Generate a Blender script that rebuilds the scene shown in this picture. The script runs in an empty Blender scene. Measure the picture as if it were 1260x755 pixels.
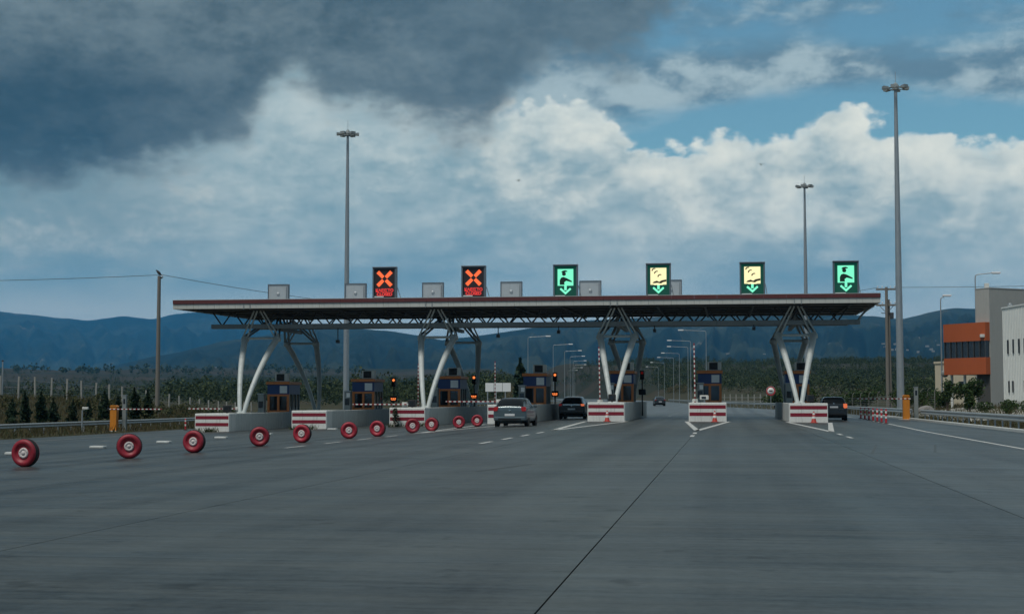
import bpy, bmesh, math, random
import numpy as np
from mathutils import Vector, Matrix, Euler

random.seed(7)
np.random.seed(7)
scene = bpy.context.scene
COL = scene.collection
R = math.radians


def lin(r, g, b):
    """sRGB 0-255 to linear rgba"""
    def f(c):
        c /= 255.0
        return c / 12.92 if c <= 0.04045 else ((c + 0.055) / 1.055) ** 2.4
    return (f(r), f(g), f(b), 1.0)


# ------------------------------------------------------------------ camera
cam_data = bpy.data.cameras.new('camera')
cam = bpy.data.objects.new('camera', cam_data)
COL.objects.link(cam)
cam.location = (0.0, 0.0, 1.35)                    # a driver's eye height, metres
cam.rotation_euler = (R(90 + 3.59), 0.0, R(8.28))  # looking a little left of the road direction (+Y)
cam_data.sensor_width = 36.0
cam_data.lens = 36.0 * 1800.0 / 1260.0
cam_data.clip_start = 0.1
cam_data.clip_end = 60000.0
scene.camera = cam

# ------------------------------------------------------------------ exposure
scene.view_settings.view_transform = 'Standard'
scene.view_settings.look = 'None'
scene.view_settings.gamma = 1.0
scene.view_settings.exposure = 0.15
scene.view_settings.use_curve_mapping = False
scene.render.engine = 'CYCLES'
scene.cycles.use_denoising = True
scene.cycles.max_bounces = 6
scene.cycles.volume_bounces = 1
scene.cycles.volume_step_rate = 4.0
scene.cycles.sample_clamp_indirect = 4.0

# ------------------------------------------------------------------ sun
SUN_AZ, SUN_EL = -152.0, 60.0                      # behind and to the left, veiled by cloud
sun_data = bpy.data.lights.new('sun', 'SUN')
sun = bpy.data.objects.new('sun', sun_data)
COL.objects.link(sun)
sd = Vector((math.sin(R(SUN_AZ)) * math.cos(R(SUN_EL)), math.cos(R(SUN_AZ)) * math.cos(R(SUN_EL)), math.sin(R(SUN_EL))))
sun.rotation_euler = sd.to_track_quat('Z', 'Y').to_euler()
sun_data.energy = 1.9
sun_data.angle = R(14.0)
sun_data.color = (1.0, 0.95, 0.86)

# ------------------------------------------------------------------ sky
world = bpy.data.worlds.new('World')
scene.world = world
world.use_nodes = True
wt = world.node_tree
world.cycles.sampling_method = 'MANUAL'
world.cycles.sample_map_resolution = 512
for n in list(wt.nodes):
    wt.nodes.remove(n)


class S:
    """a float socket with arithmetic that builds Math nodes"""
    tree = None

    def __init__(self, sock):
        self.s = sock

    @staticmethod
    def m(op, *a, clamp=False):
        n = S.tree.nodes.new('ShaderNodeMath')
        n.operation = op
        n.use_clamp = clamp
        for i, v in enumerate(a):
            if isinstance(v, S):
                S.tree.links.new(v.s, n.inputs[i])
            else:
                n.inputs[i].default_value = float(v)
        return S(n.outputs[0])

    def __add__(self, o): return S.m('ADD', self, o)
    __radd__ = __add__
    def __sub__(self, o): return S.m('SUBTRACT', self, o)
    def __rsub__(self, o): return S.m('SUBTRACT', o, self)
    def __mul__(self, o): return S.m('MULTIPLY', self, o)
    __rmul__ = __mul__
    def __truediv__(self, o): return S.m('DIVIDE', self, o)
    def clamp(self): return S.m('ADD', self, 0.0, clamp=True)


def sstep(a, b, x):
    n = S.tree.nodes.new('ShaderNodeMapRange')
    n.interpolation_type = 'SMOOTHSTEP'
    S.tree.links.new(x.s, n.inputs['Value'])
    n.inputs['From Min'].default_value = a
    n.inputs['From Max'].default_value = b
    return S(n.outputs[0])


def vec(x, y, z):
    n = S.tree.nodes.new('ShaderNodeCombineXYZ')
    for i, v in enumerate((x, y, z)):
        if isinstance(v, S):
            S.tree.links.new(v.s, n.inputs[i])
        else:
            n.inputs[i].default_value = v
    return n.outputs[0]


def noise(v, scale, detail=6.0, rough=0.55, dist=0.0, out=0):
    n = S.tree.nodes.new('ShaderNodeTexNoise')
    n.inputs['Scale'].default_value = scale
    n.inputs['Detail'].default_value = detail
    n.inputs['Roughness'].default_value = rough
    n.inputs['Distortion'].default_value = dist
    S.tree.links.new(v, n.inputs['Vector'])
    return S(n.outputs[out]) if out == 0 else n.outputs[out]


def puffs(v, scale, smooth=0.6):
    n = S.tree.nodes.new('ShaderNodeTexVoronoi')
    n.feature = 'SMOOTH_F1'
    n.inputs['Scale'].default_value = scale
    n.inputs['Smoothness'].default_value = smooth
    S.tree.links.new(v, n.inputs['Vector'])
    return 1.0 - S(n.outputs[0])


def mixc(f, a, b):
    n = S.tree.nodes.new('ShaderNodeMix')
    n.data_type = 'RGBA'
    S.tree.links.new(f.s, n.inputs[0])
    for i, v in ((6, a), (7, b)):
        if isinstance(v, tuple):
            n.inputs[i].default_value = v
        else:
            S.tree.links.new(v, n.inputs[i])
    return n.outputs[2]


def fcurve(x, pts, x0, x1, y0, y1):
    """piecewise smooth function of x given by (x, y) pairs"""
    n = S.tree.nodes.new('ShaderNodeFloatCurve')
    c = n.mapping.curves[0]
    pp = [((a - x0) / (x1 - x0), (b - y0) / (y1 - y0)) for a, b in pts]
    c.points[0].location = pp[0]
    c.points[1].location = pp[-1]
    for q in pp[1:-1]:
        c.points.new(*q)
    n.mapping.update()
    t = (x - x0) / (x1 - x0)
    S.tree.links.new(t.s, n.inputs['Value'])
    return S(n.outputs[0]) * (y1 - y0) + y0


S.tree = wt
tc = wt.nodes.new('ShaderNodeTexCoord')
sep = wt.nodes.new('ShaderNodeSeparateXYZ')
wt.links.new(tc.outputs['Generated'], sep.inputs[0])
dx, dy, dz = S(sep.outputs[0]), S(sep.outputs[1]), S(sep.outputs[2])
az = S.m('ARCTAN2', dx, dy) * 57.29578
el = S.m('ARCSINE', dz) * 57.29578

skyt = wt.nodes.new('ShaderNodeTexSky')
skyt.sky_type = 'NISHITA'
skyt.sun_disc = False
skyt.sun_elevation = R(SUN_EL)
skyt.sun_rotation = R(SUN_AZ)
skyt.air_density = 1.0
skyt.dust_density = 0.6
skyt.ozone_density = 1.5
BG = 0.1                                            # background strength
GAIN = (1.22, 1.22, 1.16)                           # what the haze in front takes away again


def cl(r, g, b):                                     # cloud radiance for that strength
    c = lin(r, g, b)
    return (c[0] * GAIN[0] / BG, c[1] * GAIN[1] / BG, c[2] * GAIN[2] / BG, 1.0)


P1 = vec(dx, dy, dz * 2.0)                           # clouds lie flatter than they are wide
P2 = vec(dx, dy, dz * 1.25)
warp = noise(P2, 9.0, 4, 0.55, out=1)
wv = wt.nodes.new('ShaderNodeVectorMath')
wv.operation = 'MULTIPLY_ADD'
wt.links.new(warp, wv.inputs[0])
wv.inputs[1].default_value = (0.06, 0.06, 0.06)
wt.links.new(P2, wv.inputs[2])
PW = wv.outputs[0]

nb = noise(P1, 4.5, 7, 0.55)
nb2 = noise(vec(dx, dy, dz * 3.2), 7.0, 7, 0.58)
nf = noise(vec(dx, dy, dz * 1.8), 30.0, 7, 0.6)
nh = noise(vec(dx, dy, dz * 1.5), 95.0, 6, 0.62)
bil = puffs(PW, 32.0) * 0.6 + puffs(PW, 84.0) * 0.4
bil_lit = puffs(vec(dx - 0.004, dy, dz * 1.25 + 0.008), 32.0)

# clear air behind everything, a little towards teal like the photograph
blue = wt.nodes.new('ShaderNodeMix')
blue.data_type = 'RGBA'
blue.blend_type = 'MULTIPLY'
blue.inputs[0].default_value = 1.0
wt.links.new(skyt.outputs[0], blue.inputs[6])
blue.inputs[7].default_value = (0.60, 0.86, 0.80, 1)
col = blue.outputs[2]

# thin higher grey layer
alto_c = fcurve(az, [(-60, 13), (-9.25, 12.6), (-6, 12.4), (-2.8, 12.2), (0.35, 12.6), (3.5, 12.7), (6.5, 12.4), (11.2, 12.2), (60, 12)], -60, 60, 0, 30)
alto_h = fcurve(az, [(-60, 2.6), (-9, 2.2), (-5, 1.7), (-1, 1.15), (3, 1.05), (7, 1.0), (11.2, 1.1), (60, 1.3)], -60, 60, 0, 6)
alto_d = S.m('ABSOLUTE', el - alto_c) / alto_h
alto_m = sstep(1.4, 0.3, alto_d - (nb2 - 0.5) * 3.0)
high_m = sstep(0.50, 0.66, nb2 + (el - 13.0) * 0.006) * sstep(13.0, 14.5, el)
alto_col = mixc(sstep(0.44, 0.60, nf * 0.5 + nb2 * 0.5 - (el - alto_c) * 0.03), cl(88, 114, 132), cl(152, 169, 177))
col = mixc(S.m('MAXIMUM', alto_m, high_m * 0.75) * 0.92, col, alto_col)

# bank of cumulus ahead
top = fcurve(az, [(-60, 15), (-14, 15), (-12, 13.2), (-10.5, 12.5), (-8.9, 11.8), (-6.35, 12.0), (-4.3, 11.4), (-3.4, 10.4), (-1.8, 10.1), (0.3, 10.7),
                  (2.2, 10.6), (3.3, 11.2), (4.5, 11.6), (5.7, 10.8), (8, 10.3), (11.2, 10.2), (18, 11.2), (60, 12)], -60, 60, 0, 30)
edge = top - el + (bil - 0.62) * 2.4 + (nf - 0.5) * 1.8 + (nh - 0.5) * 0.9
bank_m = sstep(-0.1, 0.6, edge)
down = (top - el) / 7.0
rel = (bil - bil_lit) * 1.2
rightness = sstep(-17.0, -5.0, az)
lit = sstep(-0.35, 1.45, (nb - 0.5) * 0.9 + (nf - 0.5) * 1.35 + (nh - 0.5) * 0.8 + rel + 0.68 - down * 1.15)
lit = lit * (rightness * 0.46 + 0.40)
sh = mixc(sstep(0.33, 0.67, nb2 * 0.55 + nf * 0.3 + nh * 0.15), cl(120, 147, 159), cl(176, 188, 191))
puff_l = sstep(0.50, 0.66, nf * 0.6 + nb * 0.4 + (nh - 0.5) * 0.3) * sstep(9.5, 8.0, el) * sstep(3.0, 5.0, el) * sstep(-12.0, -18.0, az)
left_low = sstep(-17.0, -25.0, az)
sh = mixc(left_low * 0.6, sh, cl(96, 122, 134))
bank_col = mixc(lit, sh, cl(216, 217, 210))
bank_col = mixc(puff_l * 0.55, bank_col, cl(172, 180, 180))
crest = sstep(0.55, 0.05, edge - 0.15) * rightness
bank_col = mixc(crest * 0.4, bank_col, cl(238, 237, 228))
# lower air: the bank thins to a bluish grey veil towards the horizon
low = sstep(7.6, 3.2, el + (nb2 - 0.5) * 5.0)
veil = mixc(sstep(0.36, 0.64, nb2), cl(98, 136, 157), cl(136, 161, 174))
veil = mixc(sstep(4.6, 2.9, el + (nb2 - 0.5) * 2.0) * 0.9, veil, cl(176, 187, 190))
bank_col = mixc(low * 0.85, bank_col, veil)
col = mixc(bank_m, col, bank_col)

# heavy dark cloud overhead and to the left
dk = fcurve(az, [(-60, 8), (-27.7, 8.0), (-24.8, 8.0), (-22.1, 8.8), (-20.3, 9.6), (-18.6, 10.5), (-17.5, 12.0), (-16.6, 12.1), (-15.4, 11.3), (-13.1, 10.8),
                 (-10.5, 10.1), (-9.25, 10.4), (-8.0, 11.9), (-6.0, 13.0), (-4.1, 13.0), (-2.6, 14.4), (-1.0, 16.4), (4, 19), (14, 20), (35, 15), (60, 11)],
            -60, 60, 0, 30)
dedge = el - dk + (nb - 0.5) * 3.4 + (nf - 0.5) * 3.4 + (nh - 0.5) * 1.2 + (bil - 0.62) * 1.2
dark_m = sstep(-1.2, 1.0, dedge)
dark_c = mixc(sstep(0.36, 0.64, nb * 0.5 + nf * 0.36 + nh * 0.14), cl(50, 70, 82), cl(98, 114, 123))
thin = sstep(-19.0, -9.0, az)
dark_c = mixc(thin * 0.35, dark_c, cl(94, 112, 124))
deep = sstep(-13.0, -25.0, az) * sstep(14.0, 11.4, el) * sstep(6.6, 9.0, el)
dark_c = mixc(deep * 0.55, dark_c, cl(30, 56, 73))
zen = sstep(18.0, 40.0, el)
dark_c = mixc(zen, dark_c, mixc(sstep(0.38, 0.62, nb), cl(98, 116, 128), cl(165, 175, 182)))
col = mixc(dark_m * 0.97, col, dark_c)

bg = wt.nodes.new('ShaderNodeBackground')
bg.inputs['Strength'].default_value = BG
wt.links.new(col, bg.inputs['Color'])
wo = wt.nodes.new('ShaderNodeOutputWorld')
wt.links.new(bg.outputs[0], wo.inputs['Surface'])


# ================================================================== helpers
class MB:
    """collects shapes; build() links them as ONE mesh object"""

    def __init__(self):
        self.v, self.f, self.m, self.sm = [], [], [], []

    def add(self, vs, fs, mi=0, smooth=False):
        o = len(self.v)
        self.v += [tuple(p) for p in vs]
        for f in fs:
            self.f.append([i + o for i in f])
            self.m.append(mi)
            self.sm.append(smooth)
        return self

    def box(self, x0, x1, y0, y1, z0, z1, mi=0):
        vs = [(x, y, z) for z in (z0, z1) for y in (y0, y1) for x in (x0, x1)]
        fs = [(0, 2, 3, 1), (4, 5, 7, 6), (0, 1, 5, 4), (2, 6, 7, 3), (0, 4, 6, 2), (1, 3, 7, 5)]
        return self.add(vs, fs, mi)

    def bbox(self, x0, x1, y0, y1, z0, z1, b=0.02, mi=0):
        """box with chamfered edges"""
        bm = bmesh.new()
        bmesh.ops.create_cube(bm, size=1.0)
        for v in bm.verts:
            v.co = Vector(((x0 + x1) / 2 + v.co.x * (x1 - x0), (y0 + y1) / 2 + v.co.y * (y1 - y0), (z0 + z1) / 2 + v.co.z * (z1 - z0)))
        bmesh.ops.bevel(bm, geom=list(bm.edges), offset=b, segments=2, affect='EDGES', profile=0.6)
        bm.verts.index_update()
        self.add([v.co[:] for v in bm.verts], [[v.index for v in f.verts] for f in bm.faces], mi)
        bm.free()
        return self

    def tube(self, p0, p1, r0, r1=None, n=10, mi=0, caps=True):
        return self.sweep([p0, p1], [r0, r0 if r1 is None else r1], n, mi, caps)

    def sweep(self, path, rad, n=10, mi=0, caps=True):
        path = [Vector(p) for p in path]
        if not isinstance(rad, (list, tuple)):
            rad = [rad] * len(path)
        vs, fs = [], []
        ref = None
        for i, p in enumerate(path):
            t = (path[min(i + 1, len(path) - 1)] - path[max(i - 1, 0)]).normalized()
            if ref is None:
                ref = Vector((0, 0, 1)) if abs(t.z) < 0.9 else Vector((1, 0, 0))
            u = (ref - t * ref.dot(t)).normalized()
            w = t.cross(u)
            ref = u
            for k in range(n):
                a = 2 * math.pi * k / n
                vs.append(p + (u * math.cos(a) + w * math.sin(a)) * rad[i])
        for i in range(len(path) - 1):
            for k in range(n):
                a, b = i * n + k, i * n + (k + 1) % n
                fs.append((a, b, b + n, a + n))
        self.add(vs, fs, mi, True)
        if caps:
            o = len(path) - 1
            self.add(vs[:n], [list(range(n))[::-1]], mi)
            self.add(vs[o * n:], [list(range(n))], mi)
        return self

    def lathe(self, prof, n=20, axis='z', c=(0, 0, 0), mi=0, smooth=True):
        """prof: list of (radius, height)"""
        vs, fs = [], []
        for r, h in prof:
            for k in range(n):
                a = 2 * math.pi * k / n
                x, y = r * math.cos(a), r * math.sin(a)
                q = {'z': (x, y, h), 'y': (x, h, y), 'x': (h, x, y)}[axis]
                vs.append((q[0] + c[0], q[1] + c[1], q[2] + c[2]))
        for i in range(len(prof) - 1):
            for k in range(n):
                a, b = i * n + k, i * n + (k + 1) % n
                fs.append((a, b, b + n, a + n))
        return self.add(vs, fs, mi, smooth)

    def prism(self, poly, d0, d1, axis='y', mi=0):
        """2-D polygon extruded along an axis; poly in the other two (x,z for y; y,z for x; x,y for z)"""
        def P(a, b, d):
            return {'y': (a, d, b), 'x': (d, a, b), 'z': (a, b, d)}[axis]
        n = len(poly)
        vs = [P(a, b, d0) for a, b in poly] + [P(a, b, d1) for a, b in poly]
        fs = [list(range(n))[::-1], [n + i for i in range(n)]]
        fs += [(i, (i + 1) % n, n + (i + 1) % n, n + i) for i in range(n)]
        return self.add(vs, fs, mi)

    def mesh(self, name):
        me = bpy.data.meshes.new(name)
        me.from_pydata(self.v, [], self.f)
        me.polygons.foreach_set('material_index', self.m)
        me.polygons.foreach_set('use_smooth', self.sm)
        bm = bmesh.new()
        bm.from_mesh(me)
        bmesh.ops.recalc_face_normals(bm, faces=bm.faces)
        bm.to_mesh(me)
        bm.free()
        me.update()
        return me

    def build(self, name, mats, parent=None, loc=None, rz=0.0, world=False):
        me = self.mesh(name)
        for m in (mats if isinstance(mats, (list, tuple)) else [mats]):
            me.materials.append(m)
        if world and parent is not None:
            me.transform(Matrix.Translation(-parent.location))
        return put(name, me, parent, loc, rz)


def put(name, me, parent=None, loc=None, rz=0.0, rot=None):
    o = bpy.data.objects.new(name, me)
    COL.objects.link(o)
    if parent is not None:
        o.parent = parent
    if loc is not None:
        o.location = loc
    o.rotation_euler = rot if rot is not None else (0, 0, rz)
    return o


def tag(o, label=None, cat=None, group=None, kind=None):
    if label:
        o['label'] = label
    if cat:
        o['category'] = cat
    if group:
        o['group'] = group
    if kind:
        o['kind'] = kind
    return o


def thing(name, label, cat, loc=(0, 0, 0), rz=0.0, group=None):
    o = bpy.data.objects.new(name, None)
    COL.objects.link(o)
    o.empty_display_size = 0.3
    o.location = loc
    o.rotation_euler = (0, 0, rz)
    return tag(o, label, cat, group)


def copy_tree(o, parent=None):
    c = o.copy()
    COL.objects.link(c)
    c.parent = parent
    for ch in [q for q in o.children]:
        copy_tree(ch, c)
    return c


def big_mesh(name, V, quads, mats, smooth=False, mat_idx=None):
    """fast mesh from numpy arrays: V (n,3), quads (m,4)"""
    me = bpy.data.meshes.new(name)
    V = np.ascontiguousarray(V, dtype=np.float32)
    q = np.ascontiguousarray(quads, dtype=np.int32)
    me.vertices.add(len(V))
    me.vertices.foreach_set('co', V.ravel())
    k = q.shape[1]
    me.loops.add(q.size)
    me.loops.foreach_set('vertex_index', q.ravel())
    me.polygons.add(len(q))
    me.polygons.foreach_set('loop_start', np.arange(0, q.size, k, dtype=np.int32))
    me.polygons.foreach_set('loop_total', np.full(len(q), k, dtype=np.int32))
    me.polygons.foreach_set('use_smooth', np.full(len(q), smooth, dtype=bool))
    if mat_idx is not None:
        me.polygons.foreach_set('material_index', np.asarray(mat_idx, dtype=np.int32))
    for m in (mats if isinstance(mats, (list, tuple)) else [mats]):
        me.materials.append(m)
    me.update(calc_edges=True)
    me.validate()
    return me


# ================================================================== materials
def mat(name, color, rough=0.6, metal=0.0, var=0.12, scale=3.0, bump=0.0, bscale=40.0, spec=0.5, stain=0.0, emit=None, estr=1.0, stretch=(1, 1, 1),
        island=0.0, objvar=0.0, coat=0.0, alpha=None, trans=0.0):
    """procedural paint/metal/concrete: colour broken by noise, rough and bump variation, optional streaky stains"""
    m = bpy.data.materials.new(name)
    m.use_nodes = True
    t = m.node_tree
    S.tree = t
    bs = t.nodes['Principled BSDF']
    bs.inputs['Roughness'].default_value = rough
    bs.inputs['Metallic'].default_value = metal
    bs.inputs['Specular IOR Level'].default_value = spec
    bs.inputs['Coat Weight'].default_value = coat
    tc_ = t.nodes.new('ShaderNodeTexCoord')
    mp = t.nodes.new('ShaderNodeMapping')
    mp.inputs['Scale'].default_value = stretch
    t.links.new(tc_.outputs['Object'], mp.inputs[0])
    pv = mp.outputs[0]
    n1 = noise(pv, scale, 6, 0.6)
    k = (n1 - 0.5) * (2.0 * var) + 1.0
    if island:
        g = t.nodes.new('ShaderNodeNewGeometry')
        k = k * ((S(g.outputs['Random Per Island']) - 0.5) * (2.0 * island) + 1.0)
    if objvar:
        oi = t.nodes.new('ShaderNodeObjectInfo')
        k = k * ((S(oi.outputs['Random']) - 0.5) * (2.0 * objvar) + 1.0)
    if stain:
        ms = t.nodes.new('ShaderNodeMapping')
        ms.inputs['Scale'].default_value = (4.0, 4.0, 0.5)
        t.links.new(tc_.outputs['Object'], ms.inputs[0])
        st = noise(ms.outputs[0], 1.6, 5, 0.65)
        k = k * (1.0 - sstep(0.48, 0.72, st) * stain)
    vm = t.nodes.new('ShaderNodeVectorMath')
    vm.operation = 'SCALE'
    vm.inputs[0].default_value = color[:3]
    t.links.new(k.s, vm.inputs['Scale'])
    t.links.new(vm.outputs[0], bs.inputs['Base Color'])
    r = (n1 - 0.5) * 0.25 + rough
    t.links.new(r.clamp().s, bs.inputs['Roughness'])
    if bump:
        b = t.nodes.new('ShaderNodeBump')
        b.inputs['Strength'].default_value = bump
        b.inputs['Distance'].default_value = 0.02
        t.links.new(noise(pv, bscale, 4, 0.6).s, b.inputs['Height'])
        t.links.new(b.outputs[0], bs.inputs['Normal'])
    if emit is not None:
        bs.inputs['Emission Color'].default_value = emit
        bs.inputs['Emission Strength'].default_value = estr
    if trans:
        bs.inputs['Transmission Weight'].default_value = trans
    return m


def leaf_mat(name, c1, c2, island=0.35, rough=0.7, scale=0.15):
    """foliage: two greens mixed by large noise, each leaf clump a little different, some light passing through"""
    m = bpy.data.materials.new(name)
    m.use_nodes = True
    t = m.node_tree
    S.tree = t
    bs = t.nodes['Principled BSDF']
    bs.inputs['Roughness'].default_value = rough
    bs.inputs['Specular IOR Level'].default_value = 0.25
    g = t.nodes.new('ShaderNodeNewGeometry')
    n1 = noise(g.outputs['Position'], scale, 4, 0.6)
    rnd = S(g.outputs['Random Per Island'])
    c = mixc(sstep(0.3, 0.7, n1 * 0.6 + rnd * 0.4), c1, c2)
    vm = t.nodes.new('ShaderNodeVectorMath')
    vm.operation = 'SCALE'
    t.links.new(c, vm.inputs[0])
    t.links.new(((rnd - 0.5) * (2 * island) + 1.0).s, vm.inputs['Scale'])
    t.links.new(vm.outputs[0], bs.inputs['Base Color'])
    tr = t.nodes.new('ShaderNodeBsdfTranslucent')
    t.links.new(vm.outputs[0], tr.inputs['Color'])
    mx = t.nodes.new('ShaderNodeMixShader')
    mx.inputs[0].default_value = 0.25
    t.links.new(bs.outputs[0], mx.inputs[1])
    t.links.new(tr.outputs[0], mx.inputs[2])
    out = [n for n in t.nodes if n.type == 'OUTPUT_MATERIAL'][0]
    t.links.new(mx.outputs[0], out.inputs['Surface'])
    return m


def emis(name, color, strength):
    m = bpy.data.materials.new(name)
    m.use_nodes = True
    t = m.node_tree
    S.tree = t
    bs = t.nodes['Principled BSDF']
    bs.inputs['Base Color'].default_value = (color[0] * 0.3, color[1] * 0.3, color[2] * 0.3, 1)
    bs.inputs['Roughness'].default_value = 0.6
    tc_ = t.nodes.new('ShaderNodeTexCoord')
    v = t.nodes.new('ShaderNodeTexVoronoi')             # single lamps of the display
    v.inputs['Scale'].default_value = 22.0
    v.inputs['Randomness'].default_value = 0.15
    t.links.new(tc_.outputs['Object'], v.inputs['Vector'])
    e = (sstep(0.75, 0.1, S(v.outputs['Distance'])) * 0.45 + 0.7) * strength
    bs.inputs['Emission Color'].default_value = color
    t.links.new(e.s, bs.inputs['Emission Strength'])
    return m


def stripes(name, ca, cb, period, axis=0, offset=0.0, duty=0.5):
    """painted bands along one local axis"""
    m = mat(name, ca, 0.5, var=0.08, scale=6)
    t = m.node_tree
    S.tree = t
    bs = t.nodes['Principled BSDF']
    src = bs.inputs['Base Color'].links[0].from_socket
    tc_ = t.nodes.new('ShaderNodeTexCoord')
    sp = t.nodes.new('ShaderNodeSeparateXYZ')
    t.links.new(tc_.outputs['Object'], sp.inputs[0])
    fr = S.m('FRACT', (S(sp.outputs[axis]) + offset) / period)
    f = S.m('GREATER_THAN', fr, duty)
    t.links.new(mixc(f, src, cb), bs.inputs['Base Color'])
    return m


M = {}
M['concrete_wall'] = mat('concrete_wall', (0.60, 0.62, 0.60), 0.85, var=0.16, scale=2.5, bump=0.25, bscale=30, stain=0.28, spec=0.3, objvar=0.06)
M['white_paint'] = mat('white_paint', (0.74, 0.74, 0.71), 0.6, var=0.07, scale=4, stain=0.22, spec=0.4)
M['red_paint'] = mat('red_paint', (0.23, 0.015, 0.032), 0.55, var=0.14, scale=5, stain=0.15, spec=0.4)
M['column_paint'] = mat('column_paint', (0.53, 0.57, 0.56), 0.45, var=0.07, scale=2, stain=0.2)
M['truss_steel'] = mat('truss_steel', (0.26, 0.29, 0.30), 0.5, var=0.12, scale=3, stain=0.2)
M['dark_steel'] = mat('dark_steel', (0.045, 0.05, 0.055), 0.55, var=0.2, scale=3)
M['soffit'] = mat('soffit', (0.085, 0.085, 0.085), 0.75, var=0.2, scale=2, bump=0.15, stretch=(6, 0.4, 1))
M['roof_sheet'] = mat('roof_sheet', (0.45, 0.46, 0.46), 0.5, var=0.1, scale=2)
M['fascia'] = mat('fascia', (0.52, 0.53, 0.50), 0.5, var=0.06, scale=2, stain=0.2, objvar=0.04)
M['fascia_red'] = mat('fascia_red', (0.12, 0.032, 0.034), 0.5, var=0.15, scale=3, stain=0.2, objvar=0.05)
M['galv'] = mat('galv', (0.40, 0.43, 0.45), 0.42, metal=0.55, var=0.12, scale=5, stain=0.15)
M['galv_rail'] = mat('galv_rail', (0.36, 0.39, 0.40), 0.45, metal=0.5, var=0.15, scale=4, stain=0.25)
M['lamp_glass'] = mat('lamp_glass', (0.75, 0.78, 0.80), 0.15, var=0.03, spec=0.8)
M['lamp_head'] = mat('lamp_head', (0.85, 0.87, 0.88), 0.25, var=0.03, spec=0.8)
M['pale_path'] = mat('pale_path', (0.34, 0.33, 0.30), 0.9, var=0.2, scale=1.2, bump=0.3)
M['fence_dim'] = mat('fence_dim', (0.20, 0.20, 0.19), 0.9, var=0.15, scale=3)
M['orange'] = mat('orange', (0.66, 0.21, 0.06), 0.5, var=0.1, scale=5, stain=0.18)
M['orange_cab'] = mat('orange_cab', (0.62, 0.22, 0.02), 0.45, var=0.1, scale=6, stain=0.15)
M['blue'] = mat('blue', (0.016, 0.05, 0.18), 0.4, var=0.12, scale=4)
M['booth_grey'] = mat('booth_grey', (0.22, 0.25, 0.25), 0.5, var=0.1, scale=4, stain=0.15)
M['ac_white'] = mat('ac_white', (0.66, 0.66, 0.62), 0.5, var=0.06, scale=6, stain=0.2)
M['grille'] = mat('grille', (0.02, 0.022, 0.024), 0.6, var=0.2)
M['window'] = mat('window', (0.018, 0.022, 0.026), 0.06, var=0.1, spec=0.7)
M['notice'] = mat('notice', (0.78, 0.80, 0.80), 0.4, var=0.04)
M['rubber'] = mat('rubber', (0.022, 0.022, 0.024), 0.8, var=0.25, scale=8, bump=0.2)
M['wheel_red'] = mat('wheel_red', (0.33, 0.016, 0.034), 0.5, var=0.3, scale=9, stain=0.3, objvar=0.2, bump=0.1)
M['wheel_hub'] = mat('wheel_hub', (0.60, 0.55, 0.54), 0.6, var=0.12, scale=9)
M['black'] = mat('black', (0.012, 0.012, 0.013), 0.5, var=0.2)
M['cone_orange'] = mat('cone_orange', (0.46, 0.05, 0.035), 0.5, var=0.1, scale=8)
M['wood'] = mat('wood', (0.19, 0.175, 0.155), 0.85, var=0.25, scale=4, stretch=(6, 6, 0.5), bump=0.3)
M['fence_post'] = mat('fence_post', (0.30, 0.30, 0.28), 0.9, var=0.15, scale=3, bump=0.2, stain=0.25)
M['marking'] = mat('marking', (0.46, 0.46, 0.44), 0.7, var=0.4, scale=6, bump=0.15)
M['sealant'] = mat('sealant', (0.026, 0.027, 0.027), 0.75, var=0.2)
M['house_grey'] = mat('house_grey', (0.40, 0.40, 0.38), 0.8, var=0.06, scale=0.8, bump=0.1, stain=0.1)
M['house_white'] = mat('house_white', (0.78, 0.80, 0.77), 0.6, var=0.05, scale=0.8, stain=0.12)
M['house_cream'] = mat('house_cream', (0.62, 0.54, 0.40), 0.8, var=0.06, scale=0.7, stain=0.12)
M['house_orange'] = mat('house_orange', (0.44, 0.10, 0.030), 0.6, var=0.05, scale=0.8, stain=0.08)
M['house_shade'] = mat('house_shade', (0.075, 0.075, 0.072), 0.8, var=0.1)  # dark tone that paints shade on the end of the grey slab
M['mullion'] = mat('mullion', (0.10, 0.11, 0.12), 0.4, metal=0.4, var=0.1)
M['boom'] = stripes('boom', (0.72, 0.72, 0.70), (0.26, 0.02, 0.028, 1), 0.30)
M['bollard_band'] = mat('bollard_band', (0.75, 0.75, 0.73), 0.4, var=0.05)
M['sign_red'] = mat('sign_red', (0.48, 0.02, 0.03), 0.45, var=0.05)
M['sign_back'] = mat('sign_back', (0.42, 0.46, 0.49), 0.45, metal=0.2, var=0.06, scale=2, stain=0.12)
M['sign_frame'] = mat('sign_frame', (0.11, 0.14, 0.17), 0.45, var=0.1, scale=3)
M['disp_dark'] = mat('disp_dark', (0.030, 0.022, 0.026), 0.5, var=0.15)
M['disp_green'] = emis('disp_green', (0.0, 0.11, 0.075, 1), 0.35)
M['lit_mint'] = emis('lit_mint', (0.22, 1.0, 0.62, 1), 1.05)
M['lit_cream'] = emis('lit_cream', (1.0, 0.90, 0.50, 1), 1.15)
M['lit_orange'] = emis('lit_orange', (1.0, 0.15, 0.045, 1), 1.15)
M['lit_red'] = emis('lit_red', (1.0, 0.055, 0.05, 1), 0.85)
M['lit_amber'] = emis('lit_amber', (1.0, 0.24, 0.06, 1), 1.3)
M['house_far'] = mat('house_far', (0.27, 0.26, 0.24), 0.8)
M['ink_green'] = mat('ink_green', (0.004, 0.03, 0.02), 0.6)
M['ink_brown'] = mat('ink_brown', (0.035, 0.03, 0.012), 0.6)
M['tail_red'] = mat('tail_red', (0.30, 0.012, 0.014), 0.2, var=0.1, emit=(1, 0.05, 0.04, 1), estr=0.05)
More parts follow.
